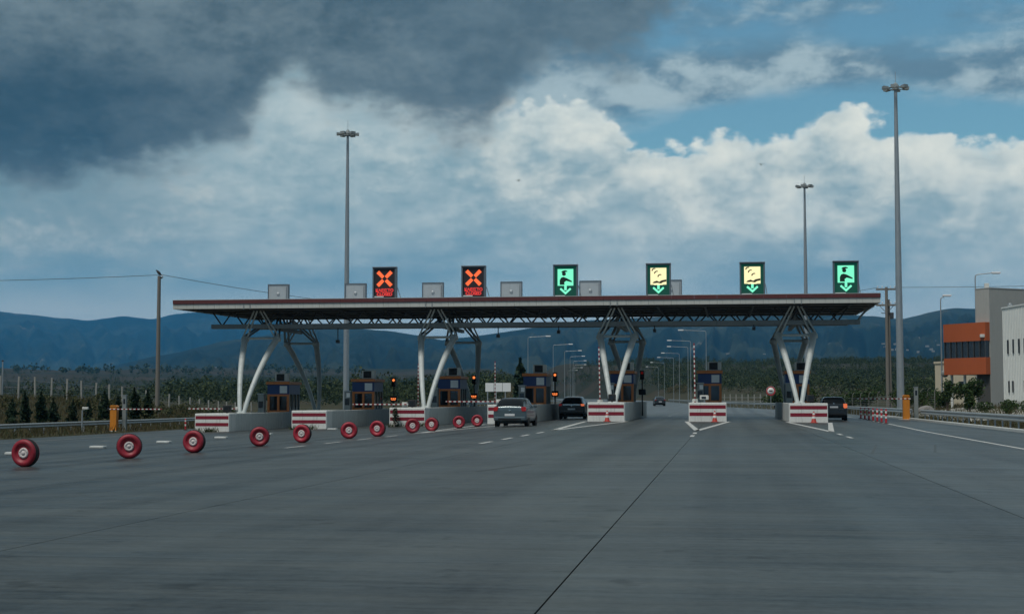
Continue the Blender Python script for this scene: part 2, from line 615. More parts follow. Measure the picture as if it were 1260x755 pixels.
M['tail_lit'] = mat('tail_lit', (0.5, 0.1, 0.04), 0.2, var=0.1, emit=(1, 0.22, 0.08, 1), estr=0.5)
M['plate'] = mat('plate', (0.70, 0.71, 0.72), 0.4, var=0.06)
M['rim'] = mat('rim', (0.35, 0.36, 0.37), 0.35, metal=0.7, var=0.1)
M['car_glass'] = mat('car_glass', (0.010, 0.014, 0.017), 0.2, var=0.05, spec=0.15)
M['car_grey'] = mat('car_grey', (0.10, 0.14, 0.16), 0.36, metal=0.4, var=0.04, coat=0.3)
M['car_black'] = mat('car_black', (0.012, 0.016, 0.022), 0.3, var=0.05, coat=0.5)
M['car_dark'] = mat('car_dark', (0.018, 0.024, 0.030), 0.3, var=0.05, coat=0.5)
M['chrome'] = mat('chrome', (0.55, 0.56, 0.57), 0.2, metal=0.9, var=0.05)
M['bird'] = mat('bird', (0.010, 0.010, 0.012), 0.6)
M['stone'] = mat('stone', (0.22, 0.21, 0.20), 0.9, var=0.25, scale=4, bump=0.4)
M['bark'] = mat('bark', (0.075, 0.058, 0.045), 0.9, var=0.3, scale=5, bump=0.5)
M['leaf_bush'] = leaf_mat('leaf_bush', (0.022, 0.050, 0.018, 1), (0.060, 0.095, 0.028, 1))
M['leaf_tree'] = leaf_mat('leaf_tree', (0.020, 0.045, 0.020, 1), (0.055, 0.090, 0.030, 1))
M['leaf_cyp'] = leaf_mat('leaf_cyp', (0.014, 0.032, 0.020, 1), (0.032, 0.058, 0.030, 1))
M['leaf_wood'] = leaf_mat('leaf_wood', (0.022, 0.042, 0.020, 1), (0.062, 0.082, 0.034, 1), scale=0.012)
M['leaf_scrub'] = leaf_mat('leaf_scrub', (0.075, 0.078, 0.036, 1), (0.135, 0.112, 0.060, 1), scale=0.03)
M['dry_grass'] = leaf_mat('dry_grass', (0.135, 0.105, 0.055, 1), (0.060, 0.066, 0.028, 1), scale=0.2)
M['weed'] = leaf_mat('weed', (0.030, 0.050, 0.020, 1), (0.075, 0.090, 0.035, 1), scale=0.5)


# ================================================================== the setting
def nsm(a, b, x):
    t = np.clip((x - a) / (b - a), 0, 1)
    return t * t * (3 - 2 * t)


_rng = np.random.RandomState(3)
_tab = _rng.rand(256, 256)


def vnoise(x, y):
    xi, yi = np.floor(x).astype(int), np.floor(y).astype(int)
    fx, fy = x - xi, y - yi
    fx, fy = fx * fx * (3 - 2 * fx), fy * fy * (3 - 2 * fy)
    g = lambda i, j: _tab[i % 256, j % 256]
    return (g(xi, yi) * (1 - fx) + g(xi + 1, yi) * fx) * (1 - fy) + (g(xi, yi + 1) * (1 - fx) + g(xi + 1, yi + 1) * fx) * fy


def fbm(x, y, o=5):
    s, a, t = 0.0, 0.5, 0.0
    for k in range(o):
        s = s + a * vnoise(x * 2 ** k + 17.3 * k, y * 2 ** k + 9.1 * k)
        t += a
        a *= 0.5
    return s / t


RE = np.array([(-60, 12.9), (110, 12.9), (150, 11.5), (230, -0.5), (505, -22), (800, -58), (1000, -95), (1600, -240)])
LE = np.array([(-60, -39.5), (110, -39.5), (150, -38), (250, -34.5), (330, -37), (383, -41), (505, -52), (800, -92), (1000, -130), (1600, -275)])


def re_(y): return np.interp(y, RE[:, 0], RE[:, 1])
def le_(y): return np.interp(y, LE[:, 0], LE[:, 1])


def gz(x):
    """cross fall of the plaza"""
    return np.interp(x, [-60, -38, -8, 2, 13.7, 40], [-0.9, -0.9, 0, 0, -0.14, -0.14])


def rz(x, y):
    t = nsm(130, 230, y)
    return gz(x) * (1 - t) + 0.0015 * np.maximum(0, y - 150)


def ter(x, y):
    x, y = np.asarray(x, float), np.asarray(y, float)
    D = np.hypot(x, y)
    az = np.degrees(np.arctan2(x, y))
    wr = nsm(-13, -6, az)
    e = wr * 1.38 * nsm(190, 1150, D) + (1 - wr) * 1.10 * nsm(330, 2900, D)
    cap = wr * 1500 + (1 - wr) * 3200
    front = nsm(120, 60, np.abs(az))
    hill = np.minimum(D, cap) * np.tan(np.radians(e)) * front
    hill = hill * (0.80 + 0.40 * fbm(x / 260.0 + 5, y / 260.0)) + (fbm(x / 40.0, y / 40.0) - 0.5) * 5.0 * nsm(230, 700, D)
    base = gz(np.clip(x, -60, 40))
    base = np.where(x > 13, -0.14 + 0.75 * nsm(13.5, 24, x), base)
    emb = 2.15 * nsm(-45.2, -55, x) * nsm(165, 112, y) * nsm(20, 60, y)
    away = base * nsm(500, 150, D) + hill + emb + (fbm(x / 3.0, y / 3.0) - 0.5) * 0.18
    l, r = le_(y), re_(y)
    d = np.maximum(l - x, x - r)
    edge = rz(np.clip(x, l, r), y)
    t = nsm(0.3, 5.0 + 0.04 * np.maximum(0, y - 150), d)
    z = (edge - 0.05) * (1 - t) + away * t
    return np.where(d < -0.6, edge - 0.28, np.where(d < 0.3, edge - 0.28 + 0.23 * np.clip((d + 0.6) / 0.9, 0, 1), z))


def tz(x, y):
    return float(ter(np.array([x]), np.array([y]))[0])


def ground_material():
    m = bpy.data.materials.new('ground_earth')
    m.use_nodes = True
    t = m.node_tree
    S.tree = t
    bs = t.nodes['Principled BSDF']
    bs.inputs['Roughness'].default_value = 0.95
    bs.inputs['Specular IOR Level'].default_value = 0.15
    g = t.nodes.new('ShaderNodeNewGeometry')
    p = g.outputs['Position']
    n1, n2 = noise(p, 0.05, 6, 0.6), noise(p, 1.2, 5, 0.65)
    c = mixc(sstep(0.40, 0.62, n1 * 0.5 + n2 * 0.5), (0.060, 0.050, 0.030, 1), (0.030, 0.038, 0.018, 1))
    v = t.nodes.new('ShaderNodeTexVoronoi')          # fields of the plain
    v.inputs['Scale'].default_value = 0.0042
    t.links.new(p, v.inputs['Vector'])
    sp = t.nodes.new('ShaderNodeSeparateColor')
    t.links.new(v.outputs['Color'], sp.inputs[0])
    fields = mixc(S(sp.outputs[0]), (0.012, 0.020, 0.012, 1), (0.042, 0.035, 0.026, 1))
    ln = t.nodes.new('ShaderNodeVectorMath')
    ln.operation = 'LENGTH'
    t.links.new(p, ln.inputs[0])
    far = sstep(420.0, 900.0, S(ln.outputs['Value']))
    t.links.new(mixc(far * 0.85, c, fields), bs.inputs['Base Color'])
    b = t.nodes.new('ShaderNodeBump')
    b.inputs['Strength'].default_value = 0.5
    b.inputs['Distance'].default_value = 0.06
    t.links.new(n2.s, b.inputs['Height'])
    t.links.new(b.outputs[0], bs.inputs['Normal'])
    return m


def polar_ground():
    azs = np.concatenate([np.arange(-180, -44, 6.0), np.arange(-44, 28, 0.3), np.arange(28, 180.1, 6.0)])
    rs = np.concatenate([[0.0], np.geomspace(4.0, 26000.0, 300)])
    A, D = np.meshgrid(np.radians(azs), rs)
    x, y = D * np.sin(A), D * np.cos(A)
    z = ter(x, y)
    V = np.stack([x, y, z], -1).reshape(-1, 3)
    n, k = len(azs), len(rs)
    i, j = np.meshgrid(np.arange(k - 1), np.arange(n - 1), indexing='ij')
    a = (i * n + j).ravel()
    Q = np.stack([a, a + n, a + n + 1, a + 1], -1)
    return put('ground', big_mesh('ground', V, Q, ground_material(), True))


tag(polar_ground(), kind='structure')


# ---- concrete plaza: slabs with real joints over a dark bed
def road_material(name, base, tine=1.0):
    m = bpy.data.materials.new(name)
    m.use_nodes = True
    t = m.node_tree
    S.tree = t
    bs = t.nodes['Principled BSDF']
    bs.inputs['Specular IOR Level'].default_value = 0.4
    g = t.nodes.new('ShaderNodeNewGeometry')
    p = g.outputs['Position']

    def st(sx, sy, sc, det=5, ro=0.6):
        mp = t.nodes.new('ShaderNodeMapping')
        mp.inputs['Scale'].default_value = (sx, sy, 1)
        t.links.new(p, mp.inputs[0])
        return noise(mp.outputs[0], sc, det, ro)
    streak = st(0.16, 1.6, 1.0, 8, 0.66)              # broom and tyre scuffs across the travel direction
    streak2 = st(0.05, 0.55, 1.0, 5, 0.6)
    streak3 = st(0.45, 7.0, 1.0, 6, 0.7)
    track = st(0.9, 0.018, 1.0, 3, 0.5)               # wear along the lanes
    blotch = noise(p, 0.22, 5, 0.6)
    fine = noise(p, 9.0, 6, 0.7)
    spots = noise(p, 1.7, 3, 0.5)
    oi = t.nodes.new('ShaderNodeObjectInfo')
    cs = lambda n_, lo, hi: sstep(lo, hi, n_) - 0.5
    k = 1.0 + cs(streak, 0.34, 0.66) * (0.34 * tine) + cs(streak3, 0.32, 0.68) * (0.42 * tine) + cs(streak2, 0.3, 0.7) * 0.26
    k = k + cs(track, 0.35, 0.65) * 0.30 + cs(blotch, 0.32, 0.68) * 0.44 + (fine - 0.5) * 1.1
    k = k + (S(oi.outputs['Random']) - 0.5) * 0.22
    # rubber worn into the wheel paths of the lanes, drips between them
    sx_ = t.nodes.new('ShaderNodeSeparateXYZ')
    t.links.new(p, sx_.inputs[0])
    lane = S.m('ABSOLUTE', S.m('FRACT', (S(sx_.outputs[0]) + 4.1 + (streak2 - 0.5) * 0.5) / 6.1 + 0.5) - 0.5) * 6.1
    path_ = sstep(0.55, 0.0, S.m('ABSOLUTE', lane - 0.85))
    drip = sstep(0.35, 0.0, lane) * sstep(0.50, 0.62, st(0.8, 0.35, 1.0, 5, 0.65))
    appr = sstep(15.0, 70.0, S(sx_.outputs[1]))
    k = k - path_ * (0.10 + track * 0.25) * (0.35 + appr * 0.65) - drip * appr * 0.25
    k = S.m('MAXIMUM', k * (1.0 - sstep(0.62, 0.70, spots) * 0.35), 0.2)
    vm = t.nodes.new('ShaderNodeVectorMath')
    vm.operation = 'SCALE'
    vm.inputs[0].default_value = base
    t.links.new(k.s, vm.inputs['Scale'])
    t.links.new(vm.outputs[0], bs.inputs['Base Color'])
    t.links.new((k * 0.31).s, bs.inputs['Specular IOR Level'])
    r = 0.42 + cs(streak, 0.3, 0.7) * 0.10 + cs(blotch, 0.3, 0.7) * 0.08
    t.links.new(r.clamp().s, bs.inputs['Roughness'])
    b = t.nodes.new('ShaderNodeBump')
    b.inputs['Strength'].default_value = 0.35
    b.inputs['Distance'].default_value = 0.008
    t.links.new((fine + streak * 0.6).s, b.inputs['Height'])
    t.links.new(b.outputs[0], bs.inputs['Normal'])
    return m


M['road_concrete'] = road_material('road_concrete', (0.046, 0.052, 0.050))
M['asphalt'] = road_material('asphalt', (0.080, 0.088, 0.090), 0.3)

XS = [-39.5, -35.2, -30.4, -25.6, -20.8, -16.0, -11.2, -6.4, -1.2, 3.38, 8.0, 12.9]
YS = [-14, 12, 32.5, 52, 74, 96, 116, 134]
BR = [-38.0, -8.0, 2.0]


def sheet(x0, x1, y0, y1, dz, th, fn=rz, ny=1):
    xs = sorted([x0, x1] + [b for b in BR if x0 + 0.01 < b < x1 - 0.01])
    ys = list(np.linspace(y0, y1, ny + 1))
    mb = MB()
    n = len(xs)
    top = [(x, y, float(fn(x, y)) + dz) for y in ys for x in xs]
    fs = [(j * n + i, j * n + i + 1, (j + 1) * n + i + 1, (j + 1) * n + i) for j in range(ny) for i in range(n - 1)]
    mb.add(top, fs)
    if th:
        ring = [i for i in range(n)] + [j * n + n - 1 for j in range(1, ny + 1)] + [ny * n + i for i in range(n - 2, -1, -1)] + [j * n for j in range(ny - 1, 0, -1)]
        vs = [top[i] for i in ring] + [(top[i][0], top[i][1], top[i][2] - th) for i in ring]
        k = len(ring)
        mb.add(vs, [(i, (i + 1) % k, k + (i + 1) % k, k + i) for i in range(k)])
    return mb


road = sheet(-39.6, 13.0, -14, 134.1, -0.035, 0, ny=8).build('road', M['sealant'])
tag(road, kind='structure')
for i in range(len(XS) - 1):
    for j in range(len(YS) - 1):
        g = 0.007
        sheet(XS[i] + g, XS[i + 1] - g, YS[j] + g * 0.35, YS[j + 1] - g * 0.35, 0.0, 0.06, ny=3 if YS[j + 1] > 130 else 1).build('slab', M['road_concrete'], road)

# ---- highway beyond the plaza, bending to the left
ys = np.concatenate([np.arange(134, 300, 6.0), np.arange(300, 1500, 20.0)])
V, Q = [], []
NX = 10
for y in ys:
    for k in range(NX + 1):
        x = le_(y) + (re_(y) - le_(y)) * k / NX
        V.append((x, y, float(rz(x, y)) + 0.0))
for j in range(len(ys) - 1):
    for k in range(NX):
        a = j * (NX + 1) + k
        Q.append((a, a + 1, a + NX + 2, a + NX + 1))
highway = put('highway', big_mesh('highway', np.array(V), np.array(Q), M['asphalt'], True))
tag(highway, kind='structure')

# ---- kerb along the right edge
kb = MB()
for (y0, y1) in ((20, 60), (60, 100), (100, 134)):
    kb.bbox(12.95, 13.17, y0, y1, -0.3, 0.0, 0.025)
tag(kb.build('kerb', M['concrete_wall']), kind='structure')


# ---- pale trodden strip between the right rail and the building
V = [(x, y, tz(x, y) + 0.03) for y in np.linspace(96, 138, 22) for x in np.linspace(15.6 , 21.5, 8)]
pth = MB().add(V, [(j * 8 + i, j * 8 + i + 1, j * 8 + i + 9, j * 8 + i + 8) for j in range(21) for i in range(7)], 0, True).build('path', M['pale_path'])
tag(pth, kind='structure')


# ---- painted markings, each a thin sheet on the slabs
def stripe(p0, p1, w, name='painted_line'):
    p0, p1 = Vector(p0), Vector(p1)
    d = (p1 - p0).normalized()
    s = Vector((-d.y, d.x)) * w / 2
    n = max(1, int((p1 - p0).length / 3))
    vs, fs = [], []
    for k in range(n + 1):
        c = p0.lerp(p1, k / n)
        for q in (c - s, c + s):
            vs.append((q.x, q.y, float(rz(q.x, q.y)) + 0.005))
    for k in range(n):
        fs.append((2 * k, 2 * k + 1, 2 * k + 3, 2 * k + 2))
    return MB().add(vs, fs).build(name, M['marking'], road)


ISL = [-31.75, -25.5, -19.3, -13.2, -7.1, -1.05, 4.85]
for i, x in enumerate(ISL):
    if i < 3:
        continue
    a = -0.15 if i == 5 else (-0.45 if i == 6 else -0.25)
    stripe((x - 1.25, 88.2), (x + a, 63.0), 0.24)
    stripe((x + 1.25, 88.2), (x + a, 63.0), 0.24)
    for k in range(2 if i > 4 else 4):
        stripe((x + a, 59.5 - 4.5 * k), (x + a, 57.3 - 4.5 * k), 0.15)
stripe((-4.3, 113.0), (-4.3, 117.5), 0.2)                            # lane arrow beyond the booths
stripe((-4.3, 117.5), (-4.9, 116.0), 0.2)
stripe((-4.3, 117.5), (-3.7, 116.0), 0.2)
for y in (46.0, 52.5, 59.0, 65.5, 72.0, 78.5):
    stripe((-29.0, y), (-29.0, y + 0.8), 0.12)
stripe((-34.6, 30), (-34.6, 112), 0.15)
stripe((8.2, 24), (8.65, 66), 0.17)
stripe((8.65, 66), (9.4, 90), 0.17)
stripe((9.4, 90), (9.9, 132), 0.15)

# dark tyre scuffs (two curved skid marks on the right)
M['skid'] = mat('skid', (0.055, 0.062, 0.063), 0.55, var=0.5, scale=8)
for (a, b) in (((3.6, 37.5), (4.5, 45.5)), ((5.4, 39.5), (6.3, 46.0)), ((-4.6, 27.0), (-4.0, 30.2))):
    o = stripe(a, b, 0.07, 'tyre_mark')
    o.data.materials.clear()
    o.data.materials.append(M['skid'])


# ---- mountains
def mountain_material(name, c1, c2, c3):
    m = bpy.data.materials.new(name)
    m.use_nodes = True
    t = m.node_tree
    S.tree = t
    bs = t.nodes['Principled BSDF']
    bs.inputs['Roughness'].default_value = 0.95
    bs.inputs['Specular IOR Level'].default_value = 0.1
    g = t.nodes.new('ShaderNodeNewGeometry')
    p = g.outputs['Position']
    n1, n2 = noise(p, 0.0016, 7, 0.65), noise(p, 0.007, 6, 0.65)
    c = mixc(sstep(0.42, 0.62, n1), c1, c2)
    c = mixc(sstep(0.58, 0.70, n2 * 0.6 + n1 * 0.4), c, c3)
    t.links.new(c, bs.inputs['Base Color'])
    return m


MNT = mountain_material('mountain_scrub', (0.008, 0.016, 0.013, 1), (0.030, 0.040, 0.028, 1), (0.16, 0.145, 0.11, 1))


def ridge(name, pts, D, front, back, seed, rough):
    a0, a1 = pts[0][0], pts[-1][0]
    azs = np.arange(a0, a1 + 0.01, 0.1)
    cr = np.interp(azs, [p[0] for p in pts], [p[1] for p in pts])
    ker = np.array([1, 2, 3, 2, 1.]) / 9
    cr = np.convolve(np.pad(cr, 2, mode='edge'), ker, 'valid')
    rows = np.concatenate([np.linspace(0, 1, 46), 1 + np.linspace(0.05, 1, 12)])
    A, T = np.meshgrid(azs, rows)
    Cr = np.broadcast_to(cr, A.shape)
    Dd = np.where(T <= 1, D - front * (1 - T), D + back * (T - 1))
    prof = np.where(T <= 1, np.clip(T, 0, 1) ** 1.25, 1 - 0.75 * (T - 1))
    nz = fbm(A * 1.3 + seed, T * 5 + seed, 6) - 0.5
    gul = np.abs(fbm(A * 0.9 + seed * 2, T * 2.2, 5) - 0.5) * 2
    env = np.sin(np.clip(T, 0, 1) * math.pi) * 0.9 + 0.035
    H = D * np.tan(np.radians(Cr))
    z = H * (prof + env * (nz * 0.40 - gul * 0.46 + 0.10) * rough) + (1 - np.clip(T, 0, 1)) * 40 - 30 * (T == 0) * 3
    Ar = np.radians(A)
    V = np.stack([Dd * np.sin(Ar), Dd * np.cos(Ar), z], -1).reshape(-1, 3)
    n, k = len(azs), len(rows)
    i, j = np.meshgrid(np.arange(k - 1), np.arange(n - 1), indexing='ij')
    a = (i * n + j).ravel()
    Q = np.stack([a, a + n, a + n + 1, a + 1], -1)
    return tag(put(name, big_mesh(name, V, Q, MNT, True)), kind='structure')


ridge('hills', [(-60, 2.2), (-45, 2.8), (-36, 3.5), (-30.4, 3.3), (-27.6, 3.23), (-26.3, 3.1), (-24.4, 2.95), (-23.2, 3.15), (-22.2, 3.01), (-21.3, 3.24), (-19.6, 3.38),
                (-17.8, 3.09), (-15.6, 2.73), (-13, 2.23), (-10.5, 1.6), (-6, 1.2)], 15000, 6500, 3500, 3.0, 1.0)
ridge('hills', [(-25.5, 0.7), (-23.5, 1.25), (-22.3, 1.56), (-21, 1.81), (-19.6, 2.2), (-17.75, 2.46), (-16.2, 2.69), (-14.6, 2.76), (-13, 2.64), (-11.8, 2.46), (-11, 2.3),
                (-9.2, 2.53), (-7.3, 2.81), (-5.4, 3.06), (-2.9, 3.18), (-1, 3.23), (1.2, 3.31), (3.35, 3.25), (5.5, 3.16), (6.67, 3.02), (7.7, 3.25), (8.6, 3.42), (9.3, 3.38),
                (11, 3.2), (15, 2.8), (22, 3.1), (32, 2.6), (50, 2.0)], 7200, 3700, 2500, 11.0, 1.0)

# ---- air between here and the mountains
hz = bpy.data.materials.new('haze_air')
hz.use_nodes = True
ht = hz.node_tree
for n in list(ht.nodes):
    ht.nodes.remove(n)
pvn = ht.nodes.new('ShaderNodeVolumePrincipled')
pvn.inputs['Color'].default_value = (0.09, 0.50, 1.0, 1)
pvn.inputs['Density'].default_value = 4.6e-5
pvn.inputs['Anisotropy'].default_value = 0.0
hto = ht.nodes.new('ShaderNodeOutputMaterial')
ht.links.new(pvn.outputs[0], hto.inputs['Volume'])
haze = MB().box(-26500, 26500, -26500, 26500, -12, 985).build('haze', hz)
tag(haze, 'thin bluish haze over the plain and mountains', 'haze', kind='stuff')


# ---- foliage built from leaf clumps
def clump_quads(C, size, rng, flat=0.0):
    """one randomly turned quad at each centre"""
    n = len(C)
    size = np.broadcast_to(size, (n,)).reshape(n, 1)
    u = rng.normal(size=(n, 3))
    u[:, 2] *= 1 - flat
    u /= np.linalg.norm(u, axis=1, keepdims=True)
    w = np.cross(u, rng.normal(size=(n, 3)))
    w /= np.linalg.norm(w, axis=1, keepdims=True)
    a = u * size * 0.5
    b = w * size * (0.28 + 0.3 * rng.rand(n, 1))
    V = np.stack([C - a, C - b * 0.9, C + a, C + b], 1).reshape(-1, 3)
    return V, np.arange(4 * n).reshape(n, 4)


def crown_points(n, r, rng, lobes=7, shell=0.55):
    """points through an uneven crown: several lobes, denser near the skin"""
    L = rng.normal(size=(lobes, 3))
    L /= np.linalg.norm(L, axis=1, keepdims=True)
    L *= (0.35 + 0.35 * rng.rand(lobes, 1))
    L[:, 2] = L[:, 2] * 0.9 + 0.05
    R_ = 0.34 + 0.22 * rng.rand(lobes)
    k = rng.randint(0, lobes, n)
    d = rng.normal(size=(n, 3))
    d /= np.linalg.norm(d, axis=1, keepdims=True)
    rr = shell + (1 - shell) * rng.rand(n, 1) ** 0.6
    return (L[k] + d * rr * R_[k][:, None]) * np.array(r)


def wood(name, label, n, az0, az1, d0, d1, hmin, hmax, q, mat_, seed, dens=None, keep=None, leaf=0.21):
    rng = np.random.RandomState(seed)
    Cs, Ss = [], []
    cnt = 0
    while cnt < n:
        az_ = math.radians(rng.uniform(az0, az1))
        D = math.sqrt(rng.uniform(d0 ** 2, d1 ** 2)) if rng.rand() < 0.5 else rng.uniform(d0, d1)
        x, y = D * math.sin(az_), D * math.cos(az_)
        if le_(y) - 7 - 0.01 * D < x < re_(y) + 7 + 0.01 * D and y < 1500:
            continue
        if keep is not None and not keep(x, y, math.degrees(az_), D):
            continue
        if dens is not None and fbm(np.array([x / 60.0]), np.array([y / 60.0]))[0] < dens and rng.rand() < 0.85:
            continue
        h = rng.uniform(hmin, hmax)
        r = h * rng.uniform(0.38, 0.6)
        qq = q if D > 420 else int(q * 1.8)
        pts = crown_points(qq, (r, r, h * 0.55), rng, 5, 0.45)
        pts[:, 2] += h * 0.52
        Cs.append(pts + np.array([x, y, tz(x, y) - 0.2]))
        Ss.append(np.full(qq, leaf * r * (1.0 if D > 420 else 0.78)) * rng.uniform(0.7, 1.3, qq))
        cnt += 1
    C, Sz = np.concatenate(Cs), np.concatenate(Ss)
    V, Q = clump_quads(C, Sz, rng)
    return tag(put(name, big_mesh(name, V, Q, mat_)), label, 'woodland', kind='stuff')


wood('woodland', 'dark green wooded hillside behind the toll plaza', 6000, -9, 24, 380, 1350, 3.0, 6.8, 74, M['leaf_wood'], 5, 0.40,
     keep=lambda x, y, a, D: not (-9 < a < -2.0 and D < 600))
wood('woodland', 'dark tree belt on the plain left of the toll canopy', 3300, -21.5, -8.5, 330, 1900, 3.5, 9.0, 66, M['leaf_wood'], 6, 0.40)
wood('woodland', 'scattered dark trees on the plain at the far left', 900, -31, -18, 300, 2300, 4.0, 8.0, 60, M['leaf_wood'], 8, 0.52)
wood('scrub', 'dry brownish scrub slope beside the far lamp row', 1500, -8.5, -1.5, 250, 640, 1.2, 3.4, 44, M['leaf_scrub'], 9, 0.35)
wood('woodland', 'line of tiny trees at the far edge of the plain', 260, -30, -14, 2300, 3000, 7.0, 14.0, 26, M['leaf_wood'], 12, None, leaf=0.5)


def blades(name, label, pts, h, w, mat_, seed, lean=0.35):
    rng = np.random.RandomState(seed)
    n = len(pts)
    B = np.array(pts)
    a = rng.rand(n) * 2 * math.pi
    s = np.stack([np.cos(a), np.sin(a), np.zeros(n)], -1) * (w * (0.6 + 0.8 * rng.rand(n)))[:, None]
    hh = h * (0.5 + rng.rand(n))
    t = rng.normal(size=(n, 3)) * lean
    t[:, 2] = 1
    T = B + t * hh[:, None]
    Mi = B + t * hh[:, None] * 0.55 + rng.normal(size=(n, 3)) * 0.03
    V = np.stack([B - s, B + s, Mi + s * 0.7, Mi - s * 0.7, T], 1).reshape(-1, 3)
    i0 = np.arange(n) * 5
    Q = np.concatenate([np.stack([i0, i0 + 1, i0 + 2, i0 + 3], -1), np.stack([i0 + 3, i0 + 2, i0 + 4, i0 + 4], -1)])
    me = bpy.data.meshes.new(name)
    me.from_pydata(V.tolist(), [], [tuple(f[:3]) if f[2] == f[3] else tuple(f) for f in Q.tolist()])
    me.materials.append(mat_)
    return tag(put(name, me), label, 'grass', kind='stuff')


rng = np.random.RandomState(21)
y = rng.uniform(78, 160, 30000)
x = -40.6 - np.abs(rng.normal(size=30000)) * 9.0
k = (x > -66) & ~((rng.rand(30000) > 0.35) & (x > -45))
x, y = x[k], y[k]
blades('dry_grass', 'dry brown grass on the bank behind the left guard rail', np.stack([x, y, ter(x, y) - 0.03], -1), 0.42, 0.025, M['dry_grass'], 4)
y = rng.uniform(58, 170, 14000)
x = re_(y) + 1.2 + rng.rand(14000) ** 1.6 * 16
k = fbm(x / 4.0, y / 4.0) > 0.46
x, y = x[k], y[k]
blades('verge_grass', 'tufts of dry grass behind the right guard rail', np.stack([x, y, ter(x, y) - 0.03], -1), 0.34, 0.022, M['dry_grass'], 5)


def bez(a, b, c, n=12):
    a, b, c = Vector(a), Vector(b), Vector(c)
    return [a * (1 - t) ** 2 + b * 2 * t * (1 - t) + c * t * t for t in [i / n for i in range(n + 1)]]


# ================================================================== toll canopy
CX0, CX1, CY0, CY1 = -36.95, 9.75, 94.5, 112.6
COLS = [-31.75, -19.3, -7.1, 4.62]
can = thing('toll_canopy', 'long flat steel canopy with red edge spanning all toll lanes', 'canopy', (-13.6, 95, 0))
W_ = dict(parent=can, world=True)
rx0, rx1, ry0, ry1 = CX0 + 0.1, CX1 - 0.1, CY0 + 0.12, CY1 - 0.1
RISE = 0.20                                             # the roof climbs a little towards the rear


def slope_box(x0, x1, y0, y1, z0, z1):
    f = lambda y: RISE * (y - ry0) / (ry1 - ry0)
    vs = [(x, y, z + f(y)) for z in (z0, z1) for y in (y0, y1) for x in (x0, x1)]
    return MB().add(vs, [(0, 2, 3, 1), (4, 5, 7, 6), (0, 1, 5, 4), (2, 6, 7, 3), (0, 4, 6, 2), (1, 3, 7, 5)])


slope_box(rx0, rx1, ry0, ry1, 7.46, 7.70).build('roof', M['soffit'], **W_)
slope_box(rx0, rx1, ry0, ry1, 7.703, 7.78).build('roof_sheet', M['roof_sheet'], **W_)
# edge panels, one by one, with red trim pieces above them
NP = 32
pw = (CX1 - CX0) / NP
pme = MB().bbox(-pw / 2 + 0.006, pw / 2 - 0.006, 0, 0.07, 0, 0.33, 0.006).mesh('fascia_panel')
pme.materials.append(M['fascia'])
tme = MB().bbox(-pw / 2 + 0.004, pw / 2 - 0.004, -0.06, 0.09, 0, 0.25, 0.012).mesh('trim_piece')
tme.materials.append(M['fascia_red'])
for k in range(NP):
    x = CX0 + pw * (k + 0.5)
    put('fascia_panel', pme, can, Vector((x, CY0, 7.40)) - can.location)
    put('trim_piece', tme, can, Vector((x, CY0, 7.735)) - can.location)
MB().box(CX0, CX1, CY0 - 0.07, CY0 + 0.12, 7.988, 8.02).build('edge_flashing', M['roof_sheet'], **W_)
for sx, xx in ((-1, CX0), (1, CX1)):
    a, b = (xx, xx + 0.07) if sx < 0 else (xx - 0.07, xx)
    slope_box(a, b, CY0 + 0.08, CY1, 7.40, 7.73).build('side_fascia', M['fascia'], **W_)
    slope_box(a - 0.03, b + 0.03, CY0 + 0.1, CY1, 7.735, 7.985).build('side_trim', M['fascia_red'], **W_)
MB().box(CX0 + 0.1, CX1 - 0.1, CY1 - 0.08, CY1, 7.62, 7.93).box(CX0 + 0.1, CX1 - 0.1, CY1 - 0.08, CY1 + 0.05, 7.935, 8.185, mi=1).build('rear_fascia', [M['fascia'], M['fascia_red']], **W_)
# beams under the roof
for y in (95.6, 99.6, 103.0, 106.2, 110.4):
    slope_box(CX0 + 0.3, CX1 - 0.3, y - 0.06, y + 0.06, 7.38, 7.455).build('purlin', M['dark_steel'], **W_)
bme = slope_box(-0.07, 0.07, CY0 + 0.5, CY1 - 0.5, 7.31, 7.375).mesh('cross_beam')
bme.materials.append(M['dark_steel'])
x = CX0 + 1.6
while x < CX1 - 1:
    put('cross_beam', bme, can, Vector((x, 0, 0)) - can.location)
    x += 3.1
# longitudinal trusses: bottom chord and zigzag members
TX0, TX1 = -35.3, 8.75
for ty, c0, c1, zt in ((97.6, 6.19, 6.50, 7.30), (107.4, 6.60, 6.80, 7.42)):
    MB().bbox(TX0, TX1, ty - 0.16, ty + 0.16, c0, c1, 0.03).build('truss_chord', M['truss_steel'], **W_)
    pitch = 1.55
    n = int((TX1 - TX0 - 0.4) / pitch)
    dl = MB().tube((0, 0, 0), (0.62, 0, zt - c1 + 0.04), 0.052, n=8).mesh('truss_member')
    dr = MB().tube((0, 0, 0), (-0.62, 0, zt - c1 + 0.04), 0.052, n=8).mesh('truss_member')
    for me in (dl, dr):
        me.materials.append(M['dark_steel'])
    for k in range(n):
        x = TX0 + 0.8 + pitch * k
        put('truss_member', dl, can, Vector((x, ty, c1 - 0.04)) - can.location)
        put('truss_member', dr, can, Vector((x - 0.1, ty, c1 - 0.04)) - can.location)
# cover strips on the edge above the columns
for cx in COLS:
    for off in (-0.22, 0.22):
        MB().bbox(cx + off - 0.035, cx + off + 0.035, CY0 - 0.03, CY0 + 0.02, 7.36, 7.74, 0.008).build('joint_cover', M['truss_steel'], **W_)
# curved end bracket at the right
MB().sweep(bez((TX1 - 0.1, 97.6, 6.5), (9.0, 97.6, 7.1), (CX1 - 0.1, 97.6, 7.40), 8), 0.07, 8).build('end_bracket', M['truss_steel'], **W_)
